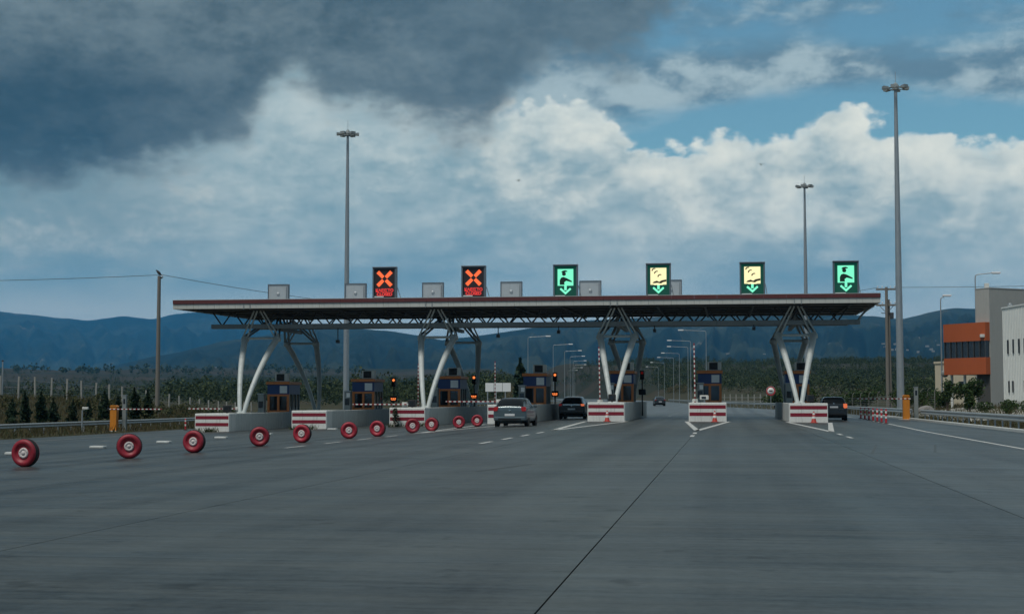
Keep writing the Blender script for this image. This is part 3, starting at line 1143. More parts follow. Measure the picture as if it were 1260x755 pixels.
# transverse trusses over the column pairs
for cx in COLS:
    MB().bbox(cx - 0.13, cx + 0.13, 97.8, 107.2, 6.22, 6.47, 0.03).build('cross_chord', M['truss_steel'], **W_)


# tree-shaped steel columns: two curved arms rising from one foot, front and rear
for cx in COLS:
    g0 = float(gz(cx))
    for yb, yk, s in ((93.7, 97.6, 1), (111.8, 107.4, -1)):
        foot = MB().bbox(cx - 0.45, cx + 0.45, yb - 0.45, yb + 0.45, g0 + 0.15, g0 + 1.05, 0.04)
        foot.lathe([(0.36, g0 + 1.05), (0.36, g0 + 1.1), (0.0, g0 + 1.1)], 16, 'z', (cx, yb, 0))
        foot = foot.build('column_foot', M['concrete_wall'], **W_)
        zb = g0 + 1.08
        for sx in (-1, 1):
            p0, p2 = Vector((cx + sx * 0.13, yb, zb)), Vector((cx + sx * 1.14, yk, 5.5))
            p1 = Vector((cx + sx * 0.56, yb + (yk - yb) * 0.22, zb + (5.5 - zb) * 0.52))
            path = bez(p0, p1, p2, 14)
            rad = [0.135 + 0.085 * (i / 14) for i in range(15)]
            arm = MB().sweep(path, rad, 16)
            arm.lathe([(0.0, 0.30), (0.15, 0.27), (0.26, 0.15), (0.27, -0.05), (0.24, -0.12)], 16, 'z', (p2.x, p2.y, 5.42))
            d0 = (path[1] - path[0]).normalized()
            arm.tube(p0 - d0 * 0.02, p0 + d0 * 0.10, 0.20, n=16)
            for q in (5, 10):                        # welded collars
                dq = (path[q + 1] - path[q]).normalized() * 0.03
                arm.tube(path[q] - dq, path[q] + dq, rad[q] + 0.012, n=16)
            me = arm.mesh('column_arm')
            me.materials.append(M['column_paint'])
            me.transform(Matrix.Translation(-can.location))
            put('column_arm', me, foot)
            for (ay, az_) in ((yk - s * 0.6, 7.38), (yk + s * 3.4, 7.1)):
                for off in (-0.16, 0.16):
                    br = MB().tube((p2.x + off, yk, 5.6), (cx + sx * 0.22 + off * 0.7, ay, az_), 0.058 if ay * s < yk * s else 0.075, n=8).mesh('brace_tube')
                    br.materials.append(M['column_paint'] if ay * s < yk * s else M['truss_steel'])
                    br.transform(Matrix.Translation(-can.location))
                    put('brace_tube', br, foot)
        tie = MB().tube((cx - 1.1, yk, 5.52), (cx + 1.1, yk, 5.52), 0.085, n=12).mesh('tie_beam')
        tie.materials.append(M['column_paint'])
        tie.transform(Matrix.Translation(-can.location))
        put('tie_beam', tie, foot)

# small devices hanging from the truss
for x, zb in ((-26.2, 5.15), (-15.1, 5.45), (-11.0, 5.7), (-4.6, 5.75), (1.9, 5.85)):
    d = thing('hanging_camera', 'x', 'camera', (x, 97.3, zb))
    MB().tube((0, 0, 0.2), (0, 0, 6.2 - zb), 0.035, n=8).build('rod', M['dark_steel'], d)
    MB().bbox(-0.10, 0.10, -0.24, 0.16, 0.0, 0.22, 0.02).build('housing', M['dark_steel'], d)
    MB().lathe([(0.06, -0.25), (0.06, -0.245), (0, -0.245)], 12, 'y', (0, 0, 0.11)).build('lens', M['window'], d)
    tag(d, {-26.2: 'small dark camera hanging under the canopy left of the tall mast', -15.1: 'small dark camera hanging under the canopy between the second and third columns',
            -11.0: 'small camera hanging under the canopy just left of the third column', -4.6: 'small camera hanging under the canopy just right of the third column',
            1.9: 'small camera hanging under the canopy below the right yellow sign'}[x], 'camera', 'cameras hanging from the canopy')


# ================================================================== lane signs on the roof
def text_mesh(body, size, cx, z, y, mat_, parent, name):
    cu = bpy.data.curves.new(name, 'FONT')
    cu.body = body
    cu.size = size
    cu.align_x = 'CENTER'
    cu.extrude = 0.004
    cu.offset = size * 0.035
    ob = bpy.data.objects.new(name, cu)
    me = bpy.data.meshes.new_from_object(ob)
    bpy.data.objects.remove(ob)
    bpy.data.curves.remove(cu)
    me.name = name
    me.materials.clear()
    me.materials.append(mat_)
    me.transform(Matrix.Translation((cx, y, z)) @ Matrix.Rotation(R(90), 4, 'X'))
    return put(name, me, parent)


def poly_plate(pts, y, mat_, parent, name, th=0.006):
    return MB().prism(pts, y - th, y, 'y').build(name, mat_, parent)


def disc(cx, cz, r, n=18, a0=0, a1=360):
    return [(cx + r * math.cos(R(a0 + (a1 - a0) * k / n)), cz + r * math.sin(R(a0 + (a1 - a0) * k / n))) for k in range(n + (0 if a1 - a0 >= 360 else 1))]


def sign_body(label, x, group):
    t = thing('lane_sign', label, 'sign', (x, 95.6, 7.78), 0, group)
    w, h = 0.81, 2.36
    c = MB().box(-w, w, 0.0, 0.34, 0.12, h)
    c.box(-w, -w + 0.10, -0.10, 0.0, 0.12, h).box(w - 0.10, w, -0.10, 0.0, 0.12, h).box(-w + 0.10, w - 0.10, -0.10, 0.0, h - 0.09, h).box(-w + 0.10, w - 0.10, -0.1, 0, 0.12, 0.19)
    c.build('cabinet', M['sign_frame'], t)
    MB().box(-w - 0.02, w + 0.02, -0.16, 0.36, h, h + 0.04).build('hood', M['galv'], t)
    for sx in (-0.6, 0.6):
        MB().box(sx - 0.05, sx + 0.05, 0.08, 0.26, 0.0, 0.12).build('foot', M['galv'], t)
    MB().tube((0.83, 0.3, 1.0), (1.02, 0.9, 0.0), 0.025, n=6).build('stay', M['galv'], t)
    return t


LX = [-22.55, -16.5, -10.35, -4.25, 1.80, 7.72]
for x, lab in ((LX[0], 'lit red cross lane sign on the canopy, leftmost of all lit signs'), (LX[1], 'lit red cross lane sign on the canopy, second lit sign from the left')):
    t = sign_body(lab, x, 'lit lane signs on the canopy')
    MB().box(-0.71, 0.71, -0.012, -0.002, 0.2, 2.26).build('display', M['disp_dark'], t)
    for s in (-1, 1):
        # two halves of each stroke leave the dark centre free
        for e in (-1, 1):
            d = Vector((s * 0.70, 0.70)).normalized() * e
            nrm = Vector((-d.y, d.x)) * 0.125
            a, b = d * 0.13, d * 0.66
            pts = [a + nrm * 0.9, a - nrm * 0.9, b - nrm, b + nrm]
            poly_plate([(q.x, q.y + 1.60) for q in pts], -0.016, M['lit_orange'], t, 'cross_bar')
    text_mesh('ΚΛΕΙΣΤΟ', 0.285, 0, 0.72, -0.016, M['lit_red'], t, 'lettering')
    text_mesh('CLOSED', 0.285, 0, 0.465, -0.016, M['lit_red'], t, 'lettering')
    MB().box(-0.68, -0.05, -0.06, -0.052, 0.36, 0.43).build('name_plate', M['plate'], t)



def arrow(t):
    poly_plate([(-0.08, 1.02), (0.08, 1.02), (0.08, 0.70), (-0.08, 0.70)], -0.018, M['lit_mint'], t, 'arrow_shaft')
    for s in (-1, 1):
        poly_plate([(0, 0.42), (s * 0.38, 0.76), (s * 0.30, 0.86), (0, 0.59)], -0.021, M['lit_mint'], t, 'arrow_head')
    MB().box(-0.68, -0.02, -0.06, -0.052, 0.31, 0.36).build('name_plate', M['plate'], t)


for x, lab in ((LX[2], 'lit green sign with attendant picture on the canopy above the grey car'), (LX[5], 'lit green sign with attendant picture at the right end of the canopy')):
    t = sign_body(lab, x, 'lit lane signs on the canopy')
    MB().box(-0.71, 0.71, -0.012, -0.002, 0.2, 2.26).build('display', M['disp_green'], t)
    poly_plate([(-0.52, 1.00), (0.52, 1.00), (0.52, 2.10), (-0.52, 2.10)], -0.014, M['lit_mint'], t, 'lit_panel')
    i = M['ink_green']
    poly_plate(disc(-0.10, 1.78, 0.13), -0.022, i, t, 'pictogram_head')
    poly_plate([(-0.26, 1.86), (0.13, 1.92), (0.13, 1.97), (-0.02, 2.02), (-0.18, 1.99), (-0.26, 1.93)], -0.026, i, t, 'pictogram_cap')
    poly_plate([(-0.38, 1.06), (-0.06, 1.06), (-0.08, 1.22), (0.05, 1.32), (0.42, 1.22), (0.42, 1.31), (0.08, 1.50), (-0.14, 1.58), (-0.30, 1.52), (-0.38, 1.36)], -0.022, i, t, 'pictogram_body')
    arrow(t)
for x, lab in ((LX[3], 'lit yellow coin lane sign on the canopy right of the third column'), (LX[4], 'lit yellow coin lane sign on the canopy, second lit sign from the right')):
    t = sign_body(lab, x, 'lit lane signs on the canopy')
    MB().box(-0.71, 0.71, -0.012, -0.002, 0.2, 2.26).build('display', M['disp_green'], t)
    poly_plate([(-0.52, 1.00), (0.52, 1.00), (0.52, 2.10), (-0.52, 2.10)], -0.014, M['lit_cream'], t, 'lit_panel')
    i = M['ink_brown']
    poly_plate([(-0.40, 1.10), (-0.30, 1.20), (-0.10, 1.26), (0.05, 1.18), (0.20, 1.28), (0.51, 1.34), (0.51, 1.20), (0.30, 1.16), (0.16, 1.07), (-0.05, 1.12), (-0.25, 1.10)], -0.022, i, t, 'pictogram_hand')
    for (cx, cz) in ((-0.28, 1.90), (-0.12, 1.72), (0.10, 1.50)):
        a = disc(cx + 0.02, cz, 0.19, 10, 70, 175)
        b = disc(cx + 0.05, cz - 0.02, 0.15, 10, 70, 175)[::-1]
        poly_plate(a + b, -0.022, i, t, 'pictogram_coin')
    poly_plate([(-0.3, 0.98), (0.3, 0.98), (0.22, 1.04), (-0.22, 1.04)], -0.024, M['lit_cream'], t, 'pictogram_sleeve')
    arrow(t)

# backs of the signs for the other direction, along the rear edge
BACKX = [-34.5, -28.3, -22.2, -16.1, -10.05, -3.98]
BL = ['grey back of a lane sign, leftmost on the canopy', 'grey back of a lane sign beside the tall left mast', 'grey back of a lane sign between the two red cross signs',
      'grey back of a lane sign between the right red cross and the green sign', 'grey back of a lane sign right beside the left green sign', 'grey back of a lane sign half hidden by the left yellow sign']
for x, lab in zip(BACKX, BL):
    t = thing('lane_sign', lab, 'sign', (x, 110.2, 7.78), 0, 'sign backs on the canopy')
    MB().box(-0.78, 0.78, 0.0, 0.3, 0.1, 2.46).build('cabinet', M['sign_back'], t)
    MB().box(-0.83, -0.77, -0.05, 0.33, 0.1, 2.50).box(0.77, 0.83, -0.05, 0.33, 0.1, 2.5).box(-0.77, 0.77, -0.05, 0.33, 2.43, 2.5).build('frame', M['sign_frame'], t)
    MB().box(-0.62, 0.62, -0.02, -0.003, 0.2, 2.3).build('service_door', M['sign_back'], t)
    MB().lathe([(0.0, -0.09), (0.12, -0.08), (0.13, -0.02)], 14, 'y', (0, 0, 1.75)).build('vent_cap', M['sign_back'], t)
    MB().box(0.66, 0.69, -0.03, -0.02, 0.2, 2.3).build('seam', M['sign_frame'], t)
    for sx in (-0.6, 0.6):
        MB().box(sx - 0.05, sx + 0.05, 0.06, 0.24, 0.0, 0.1).build('foot', M['galv'], t)


# ================================================================== toll islands
ORD = ['leftmost', 'second from the left', 'third from the left', 'behind the grey car', 'third from the right', 'second from the right', 'rightmost']
wall_me = {}


def island(i, x):
    g0 = float(gz(x)) if i not in (5, 6) else float(gz(x)) - 0.02
    t = thing('toll_island', 'concrete toll island with red and white nose, ' + ORD[i], 'toll island', (x, 88.0, g0), 0, 'toll islands')
    w, L = 1.12, 26.0
    MB().box(-w + 0.3, w - 0.3, 1.2, L - 0.4, -0.1, 0.14).build('floor_slab', M['concrete_wall'], t)
    MB().bbox(-w, w, 0.0, 1.3, -0.05, 1.15, 0.05).build('nose', M['white_paint'], t)
    for (z0, z1) in ((0.36, 0.57), (0.79, 1.0)):
        MB().box(-w + 0.05, w - 0.05, -0.006, 0.0, z0, z1).build('nose_stripe', M['red_paint'], t)
    y = 1.31
    lens = [2.9, 3.4, 3.4, 3.4, 3.4, 3.4, 3.4]
    for k, l in enumerate(lens):
        for sx in (-1, 1):
            key = (l, sx)
            if key not in wall_me:
                a, b = sorted((sx * w, sx * (w - 0.24)))
                me = MB().bbox(a, b, 0.012, l - 0.012, -0.05, 1.14, 0.03).mesh('wall_panel')
                me.materials.append(M['concrete_wall'])
                wall_me[key] = me
            put('wall_panel', wall_me[key], t, (0, y, 0))
        y += l
    MB().bbox(-w, w, y, y + 0.3, -0.05, 1.10, 0.03).build('end_wall', M['concrete_wall'], t)
    return t


for i, x in enumerate(ISL):
    island(i, x)


# ================================================================== toll booths
def booth(label, x, y, g0, door):
    t = thing('toll_booth', label, 'toll booth', (x, y, g0 + 0.14), 0, 'toll booths')
    w, L, H_ = 0.80, 2.7, 2.95
    MB().box(-w + 0.02, w - 0.02, 0.02, L, 0.0, 1.05).box(-w, w, 0.0, L + 0.02, 2.25, H_ - 0.02).build('body', M['blue'], t)
    MB().box(-w + 0.05, w - 0.05, 0.10, L - 0.06, 1.05, 2.25).build('glazing', M['window'], t)
    fr = MB()
    for xx in (-w, -0.08, w - 0.16):
        fr.box(xx, xx + 0.16, 0.0, 0.12, 0.0, 2.25)
    fr.box(-w + 0.16, w - 0.16, 0.004, 0.1, 2.11, 2.247).box(-w + 0.16, w - 0.16, 0.004, 0.1, 0.95, 1.1)
    fr.build('front_frame', M['orange'], t)
    sp = MB().box(-0.04, 0.04, 0.0, 0.1, 1.05, 2.25).mesh('side_post')
    sp.materials.append(M['booth_grey'])
    for yy in (0.13, 0.95, 1.8, L - 0.12):
        for sx in (-1, 1):
            put('side_post', sp, t, (sx * (w - 0.04), yy, 0))
    if door:
        MB().box(-w + 0.03, -0.03, -0.022, -0.004, 0.1, 1.0).build('door_panel', M['orange'], t)
    else:
        MB().box(0.08, w - 0.13, -0.012, -0.002, 0.35, 0.95).build('front_panel', M['blue'], t)
    MB().bbox(-w - 0.08, w + 0.08, -0.15, L + 0.2, H_, H_ + 0.2, 0.02).build('roof', M['orange'], t)
    MB().box(0.12, 0.66, -0.03, -0.004, 2.33, 2.85).build('notice', M['notice'], t)
    nx = -0.15 if not door else -0.3
    ac = MB().bbox(nx, nx + 0.95, 0.15, 0.55, H_ + 0.22, H_ + 0.80, 0.03).build('air_conditioner', M['ac_white'], t)
    MB().lathe([(0.0, 0.12), (0.23, 0.125), (0.24, 0.14), (0.24, 0.16)], 18, 'y', (nx + 0.40, 0, H_ + 0.51)).build('fan_grille', M['grille'], ac)
    MB().box(nx + 0.12, nx + 0.70, 0.128, 0.145, H_ + 0.27, H_ + 0.75).build('front_grille', M['grille'], ac)
    MB().box(nx + 0.05, nx + 0.15, 0.2, 0.5, H_ + 0.2, H_ + 0.22).box(nx + 0.8, nx + 0.9, 0.2, 0.5, H_ + 0.2, H_ + 0.22).build('feet', M['galv'], ac)
    return t


BLAB = ['toll booth with orange door on the leftmost island', 'orange and blue toll booth just right of the tall left mast', 'orange and blue toll booth behind the second column pair',
        'orange and blue toll booth between the grey car and the black car', 'orange and blue toll booth behind the third column pair', 'orange and blue toll booth standing free beside the raised barrier',
        'orange and blue toll booth behind the rightmost column pair']
for i, x in enumerate(ISL):
    booth(BLAB[i], x + (0.02 if i != 5 else 0.0), 101.6, float(gz(x)), i == 0)
    # grey equipment cabinet in front of the booth, at the left
    c = thing('equipment_cabinet', ['grey equipment cabinet before the toll booth of the leftmost island', 'grey equipment cabinet before the toll booth beside the tall left mast',
                                    'grey equipment cabinet before the booth behind the second column pair', 'grey equipment cabinet before the booth behind the grey car',
                                    'grey equipment cabinet before the booth behind the third column pair', 'grey equipment cabinet before the free-standing booth by the raised barrier',
                                    'grey equipment cabinet before the booth on the rightmost island'][i], 'cabinet', (x - 0.62, 99.6, float(gz(x)) + 0.14), 0, 'equipment cabinets on the islands')
    MB().bbox(-0.22, 0.22, 0, 0.5, 0.0, 2.25, 0.02).build('housing', M['booth_grey'], c)
    MB().box(-0.16, 0.16, -0.02, -0.003, 1.3, 1.75).build('screen', M['window'], c)
    MB().box(-0.26, 0.26, -0.06, 0.54, 2.25, 2.30).build('cap', M['galv'], c)
    if i in (1, 3, 4, 5):
        MB().box(-0.05, 0.20, -0.03, -0.021, 1.85, 2.15).build('lit_label', M['notice'], c)


# ================================================================== signals at the booths
def signal(label, x, y, g0, lit):
    t = thing('traffic_light', label, 'traffic light', (x, y, g0 + 0.14), 0, 'signal posts beside the booths')
    MB().tube((0, 0, 0), (0, 0, 2.75), 0.05, n=10).build('post', M['black'], t)
    hd = MB().bbox(-0.16, 0.16, -0.12, 0.12, 2.60, 3.26, 0.03).build('signal_head', M['black'], t)
    MB().lathe([(0.0, -0.15), (0.075, -0.145), (0.095, -0.125)], 16, 'y', (0, 0, 3.08)).build('lens', M['lit_amber'] if lit else M['tail_red'], hd)
    MB().lathe([(0.0, -0.15), (0.10, -0.145), (0.125, -0.125)], 16, 'y', (0, 0, 2.76)).build('lens', M['grille'], hd)
    for zz in (3.08, 2.76):
        MB().lathe([(0.14, -0.28), (0.145, -0.12)], 16, 'y', (0, 0, zz)).build('visor', M['black'], hd)
    ds = MB().bbox(-0.26, 0.26, -0.12, 0.10, 1.50, 1.92, 0.03).build('display_box', M['black'], t)
    if lit:
        for k in range(3):
            MB().box(-0.20 + 0.14 * k, -0.10 + 0.14 * k, -0.13, -0.122, 1.68, 1.76).build('lit_digit', M['lit_amber'], ds)
        MB().box(-0.16, 0.16, -0.13, -0.122, 1.60, 1.635).build('lit_bar', M['lit_amber'], ds)
    return t


signal('black signal post with orange light, leftmost of the lit ones', -24.35, 106.4, -0.49, True)
signal('black signal post with orange light behind the second column pair', -18.3, 106.4, -0.31, True)
signal('black signal post with orange light above the black car', -12.3, 106.4, -0.13, True)
signal('unlit black signal post behind the third column pair', -5.95, 106.4, 0.0, False)


# ================================================================== barrier booms
def barrier(label, loc, length, angle, base='white', h=1.1, flip=1, dirx=-1):
    """angle 0 = lowered, 90 = raised; the boom points to -x (dirx=-1) or +x"""
    t = thing('boom_barrier', label, 'barrier', loc, 0, 'lane barriers')
    bm_ = M['orange_cab'] if base == 'orange' else M['ac_white']
    hb = h + 0.12
    if base == 'orange':
        MB().bbox(-0.24, 0.24, -0.2, 0.2, 0.0, hb + 0.05, 0.03).build('cabinet', bm_, t)
        MB().prism([(-0.27, hb + 0.05), (0.27, hb + 0.05), (0.16, hb + 0.16), (-0.16, hb + 0.16)], -0.23, 0.23).build('cabinet_lid', bm_, t)
        MB().bbox(-0.5, 0.4, -0.4, 0.4, -0.12, 0.04, 0.02).build('plinth', M['concrete_wall'], t)
    else:
        MB().bbox(-0.13, 0.13, -0.13, 0.13, 0.0, hb, 0.02).build('cabinet', M['booth_grey'], t)
        MB().bbox(-0.17, 0.17, -0.15, 0.15, hb - 0.24, hb + 0.02, 0.03).build('drive_head', bm_, t)
    b = MB().bbox(-0.35, length, -0.02, 0.02, -0.036, 0.036, 0.01).mesh('boom')
    b.materials.append(M['boom'])
    rot = Euler((0, -R(angle), 0)) if dirx > 0 else Euler((0, R(180) + R(angle), 0))
    o = put('boom', b, t, (0.0, -0.2, h), rot=rot)
    MB().bbox(-0.42, -0.30, -0.08, 0.08, -0.10, 0.10, 0.02).build('counterweight', M['black'], o)
    return t


barrier('lowered barrier boom across the lane under the leftmost red cross', (-20.1, 91.0, -0.36 + 0.0), 3.35, 0, h=1.36)
barrier('lowered barrier boom across the lane under the second red cross', (-14.0, 90.6, -0.18), 3.35, 0, h=1.36)
barrier('raised red and white barrier boom left of the third column pair', (-8.0, 94.6, 0.0), 3.55, 89, h=1.15)
barrier('raised red and white barrier boom beside the free-standing booth', (-1.86, 91.6, 0.0), 3.6, 89.5, h=1.2)
barrier('lowered barrier boom at the left edge of the leftmost island', (-32.6, 95.5, -0.74), 3.5, 0, h=1.42)
barrier('orange barrier cabinet with lowered boom by the left guard rail', (-42.6, 98.2, -0.92), 3.6, 0, 'orange', 1.55, dirx=1)
barrier('orange barrier cabinet with lowered boom by the right guard rail', (12.75, 107.5, -0.14), 3.4, 0, 'orange', 1.5)
barrier('thin raised barrier boom right of the leftmost lit signal post', (-24.6, 116.5, -0.5), 3.6, 90, h=1.1)
barrier('thin raised barrier boom right of the second column pair', (-18.3, 116.5, -0.33), 3.6, 90, h=1.1)

# dark camera housings and small white units on the island noses
for x, y, lab in ((-7.35 + 0.45, 90.2, 'dark camera box on the island nose left of the third column foot'), (5.25, 93.0, 'dark camera box beside the foot of the rightmost column'),
                  (-19.55, 90.6, 'dark camera box on the island nose by the lowered boom'), (-32.0, 91.5, 'dark camera box on the nose of the leftmost island')):
    i = int(np.argmin([abs(x - q) for q in ISL]))
    t = thing('lane_camera', lab, 'camera', (x, y, float(gz(ISL[i])) + (1.15 if y < 89.3 else 0.14)), 0, 'lane cameras')
    o = t.location.z
    MB().tube((0, 0, 0), (0, 0, 1.1), 0.05, n=8).build('post', M['dark_steel'], t)
    MB().bbox(-0.22, 0.22, -0.2, 0.3, 1.05, 1.5, 0.04).build('housing', M['black'], t)
    MB().box(-0.13, 0.13, -0.21, -0.202, 1.2, 1.4).build('window', M['window'], t)
t = thing('ticket_unit', 'small white ticket unit on the island by the raised barrier', 'ticket machine', (-1.35, 96.5, 0.14), 0)
MB().tube((0, 0, 0), (0, 0, 1.15), 0.06, n=8).build('post', M['galv'], t)
MB().bbox(-0.3, 0.28, -0.2, 0.25, 1.15, 1.45, 0.05).build('housing', M['ac_white'], t)
MB().box(-0.18, 0.10, -0.215, -0.203, 1.22, 1.36).build('screen', M['window'], t)


# ================================================================== red wheels
def wheel_proto():
    t = thing('red_wheel', 'x', 'wheel', (0, 0, 0), 0, 'red wheels in a row on the plaza')
    r, w = 0.325, 0.13
    prof = [(0.20, -w + 0.015), (0.235, -w - 0.004), (0.29, -w + 0.004), (0.315, -w + 0.03), (r, -w + 0.065), (r, w - 0.065), (0.315, w - 0.03), (0.29, w - 0.004), (0.235, w + 0.004), (0.20, w - 0.015)]
    tr = MB().lathe(prof[4:6] + [], 36, 'y', (0, 0, r))
    tr = MB().lathe([(0.322, -w + 0.058)] + prof[4:6] + [(0.322, w - 0.058)], 40, 'y', (0, 0, r))
    for k in range(40):                                  # tread blocks
        a = 2 * math.pi * k / 40
        c = Vector((math.cos(a) * (r + 0.002), 0, math.sin(a) * (r + 0.002) + r))
        tr.add([(c.x + math.cos(a) * dr - math.sin(a) * s, yy, c.z + math.sin(a) * dr + math.cos(a) * s) for dr in (0, 0.008) for s in (-0.018, 0.018) for yy in (-0.05, 0.05)],
               [(4, 5, 7, 6), (0, 4, 6, 2), (1, 3, 7, 5), (0, 1, 5, 4), (2, 6, 7, 3)])
    tyre = tr.build('tread', M['rubber'], t)
    for s in (-1, 1):
        sw = MB().lathe([(0.322, s * (w - 0.058)), (0.315, s * (w - 0.03)), (0.29, s * (w - 0.002)), (0.24, s * (w + 0.004)), (0.205, s * (w - 0.012)), (0.195, s * (w - 0.035)),
                         (0.15, s * (w - 0.05)), (0.126, s * (w - 0.046))], 40, 'y', (0, 0, r))
        side = sw.build('sidewall', M['wheel_red'], t)
        MB().lathe([(0.128, s * (w - 0.045)), (0.122, s * (w - 0.028)), (0.075, s * (w - 0.026)), (0.07, s * (w - 0.034)), (0.05, s * (w - 0.034)), (0.045, s * (w - 0.022)), (0.0, s * (w - 0.020))], 24, 'y', (0, 0, r)).build('hub', M['wheel_hub'], side)
        for k in range(5):
            a = 2 * math.pi * k / 5 + 0.3
            MB().lathe([(0.014, s * (w - 0.03)), (0.012, s * (w - 0.018)), (0.0, s * (w - 0.017))], 8, 'y', (math.cos(a) * 0.098, 0, r + math.sin(a) * 0.098)).build('wheel_bolt', M['wheel_hub'], side)
    return t


WH = [(-16.4, 32.75, 33), (-15.7, 37.2, 6), (-15.4, 41.2, 24), (-15.3, 47.0, 4), (-14.93, 50.7, 22), (-14.5, 55.6, 3), (-14.05, 58.5, 20), (-13.85, 64.3, 2), (-13.65, 67.7, 18), (-13.7, 75.0, 2), (-13.5, 79.5, 8)]
WL = ['nearest red wheel, at the far left on the plaza', 'second nearest red wheel, before the orange barrier cabinet', 'third red wheel from the left, before the leftmost island nose',
      'fourth red wheel from the left', 'fifth red wheel from the left, before the second island nose', 'sixth red wheel from the left, before a grey island wall',
      'seventh red wheel from the left, turned so its tread shows', 'fourth red wheel from the right, before the third island nose', 'third red wheel from the right, tread showing',
      'second farthest red wheel of the row', 'farthest red wheel of the row, left of the grey car']
wp = wheel_proto()
for i, (x, y, a) in enumerate(WH):
    o = wp if i == 0 else copy_tree(wp)
    o.location = (x, y, float(rz(x, y)) + 0.002)
    o.rotation_euler = (R(2.0 * math.sin(i * 2.3)), 0, math.atan2(-x, y) - R(a))
    o['label'] = WL[i]


# ================================================================== cones and flexible posts
def cone(label, x, y):
    t = thing('traffic_cone', label, 'traffic cone', (x, y, float(rz(x, y))), 0, 'traffic cones before the islands')
    MB().bbox(-0.26, 0.26, -0.26, 0.26, 0.002, 0.045, 0.015).build('base', M['cone_orange'], t)
    b = MB().lathe([(0.19, 0.045), (0.175, 0.08), (0.045, 0.78), (0.03, 0.80), (0.0, 0.80)], 20).build('cone_body', M['cone_orange'], t)
    t.scale = (0.85, 0.85, 0.82)
    for z0, z1 in ((0.30, 0.46), (0.58, 0.70)):
        r0, r1 = 0.19 - 0.186 * z0 + 0.006, 0.19 - 0.186 * z1 + 0.006
        MB().lathe([(r0, z0), (r1, z1)], 20).build('reflective_band', M['bollard_band'], b)


cone('orange and white traffic cone before the island at the third column pair', -6.95, 87.0)
cone('orange and white traffic cone before the free-standing booth island', -0.62, 86.6)
cone('orange and white traffic cone before the rightmost island', 5.05, 86.4)


def post_proto():
    t = thing('flexible_post', 'x', 'bollard', (0, 0, 0), 0, 'red and white flexible posts')
    MB().lathe([(0.16, 0.0), (0.16, 0.03), (0.06, 0.05)], 16).build('foot', M['rubber'], t)
    b = MB().lathe([(0.06, 0.05), (0.06, 0.78), (0.045, 0.82), (0.0, 0.83)], 14).build('tube', M['sign_red'], t)
    for z in (0.30, 0.60):
        MB().lathe([(0.063, z), (0.063, z + 0.13)], 14).build('reflective_band', M['bollard_band'], b)
    return t


PO = [(9.72, 109.0), (9.66, 105.2), (9.60, 101.6), (9.52, 98.0), (9.45, 94.6), (9.34, 91.0), (9.24, 87.5)]
PL = ['farthest red and white flexible post on the right', 'second farthest flexible post of the right row', 'third farthest flexible post of the right row', 'middle flexible post of the right row',
      'third nearest flexible post of the right row', 'second nearest flexible post of the right row', 'nearest flexible post of the right row']
pp = post_proto()
for i, (x, y) in enumerate(PO):
    o = pp if i == 0 else copy_tree(pp)
    o.location = (x, y, float(rz(x, y)))
    o['label'] = PL[i]
o = copy_tree(pp)
o.location = (-38.6, 101.5, float(rz(-38.6, 101.5)))
o['label'] = 'single red and white flexible post left of the leftmost island'


# ---- low white marker blocks in a row behind the wheels
bk = MB().bbox(-0.27, 0.27, -0.17, 0.17, 0.003, 0.09, 0.03).mesh('marker_block')
bk.materials.append(M['concrete_wall'])
for y, lab in zip((44.2, 50.5, 56.8, 63.6, 70.2, 76.6, 82.5), ('nearest low pale marker block, right behind the first red wheel', 'low pale marker block between the first and second red wheels',
                  'low pale marker block between the second and third red wheels', 'low pale marker block just right of the third red wheel', 'low pale marker block right of the fourth red wheel',
                  'low pale marker block right of the fifth red wheel', 'farthest low pale marker block, left of the seventh red wheel')):
    tag(put('marker_block', bk, None, (-22.5, y, float(rz(-22.5, y)))), lab, 'marker block', 'pale marker blocks on the plaza')


# ================================================================== cars
def catmull(P, n):
    P = np.array(P, float)
    out = []
    for i in range(len(P) - 1):
        p0, p1, p2, p3 = P[max(i - 1, 0)], P[i], P[i + 1], P[min(i + 2, len(P) - 1)]
        for k in range(n):
            t = k / n
            a = p1 + (p2 - p0) * 0.5 * t * 0.7
            out.append(0.5 * ((2 * p1) + (-p0 + p2) * t * 0.8 + (2 * p0 - 5 * p1 + 4 * p2 - p3) * t * t * 0.8 + (-p0 + 3 * p1 - 3 * p2 + p3) * t ** 3 * 0.8
                              + (p2 - p1) * 0.4 * t))
    out.append(P[-1])
    return np.array(out)


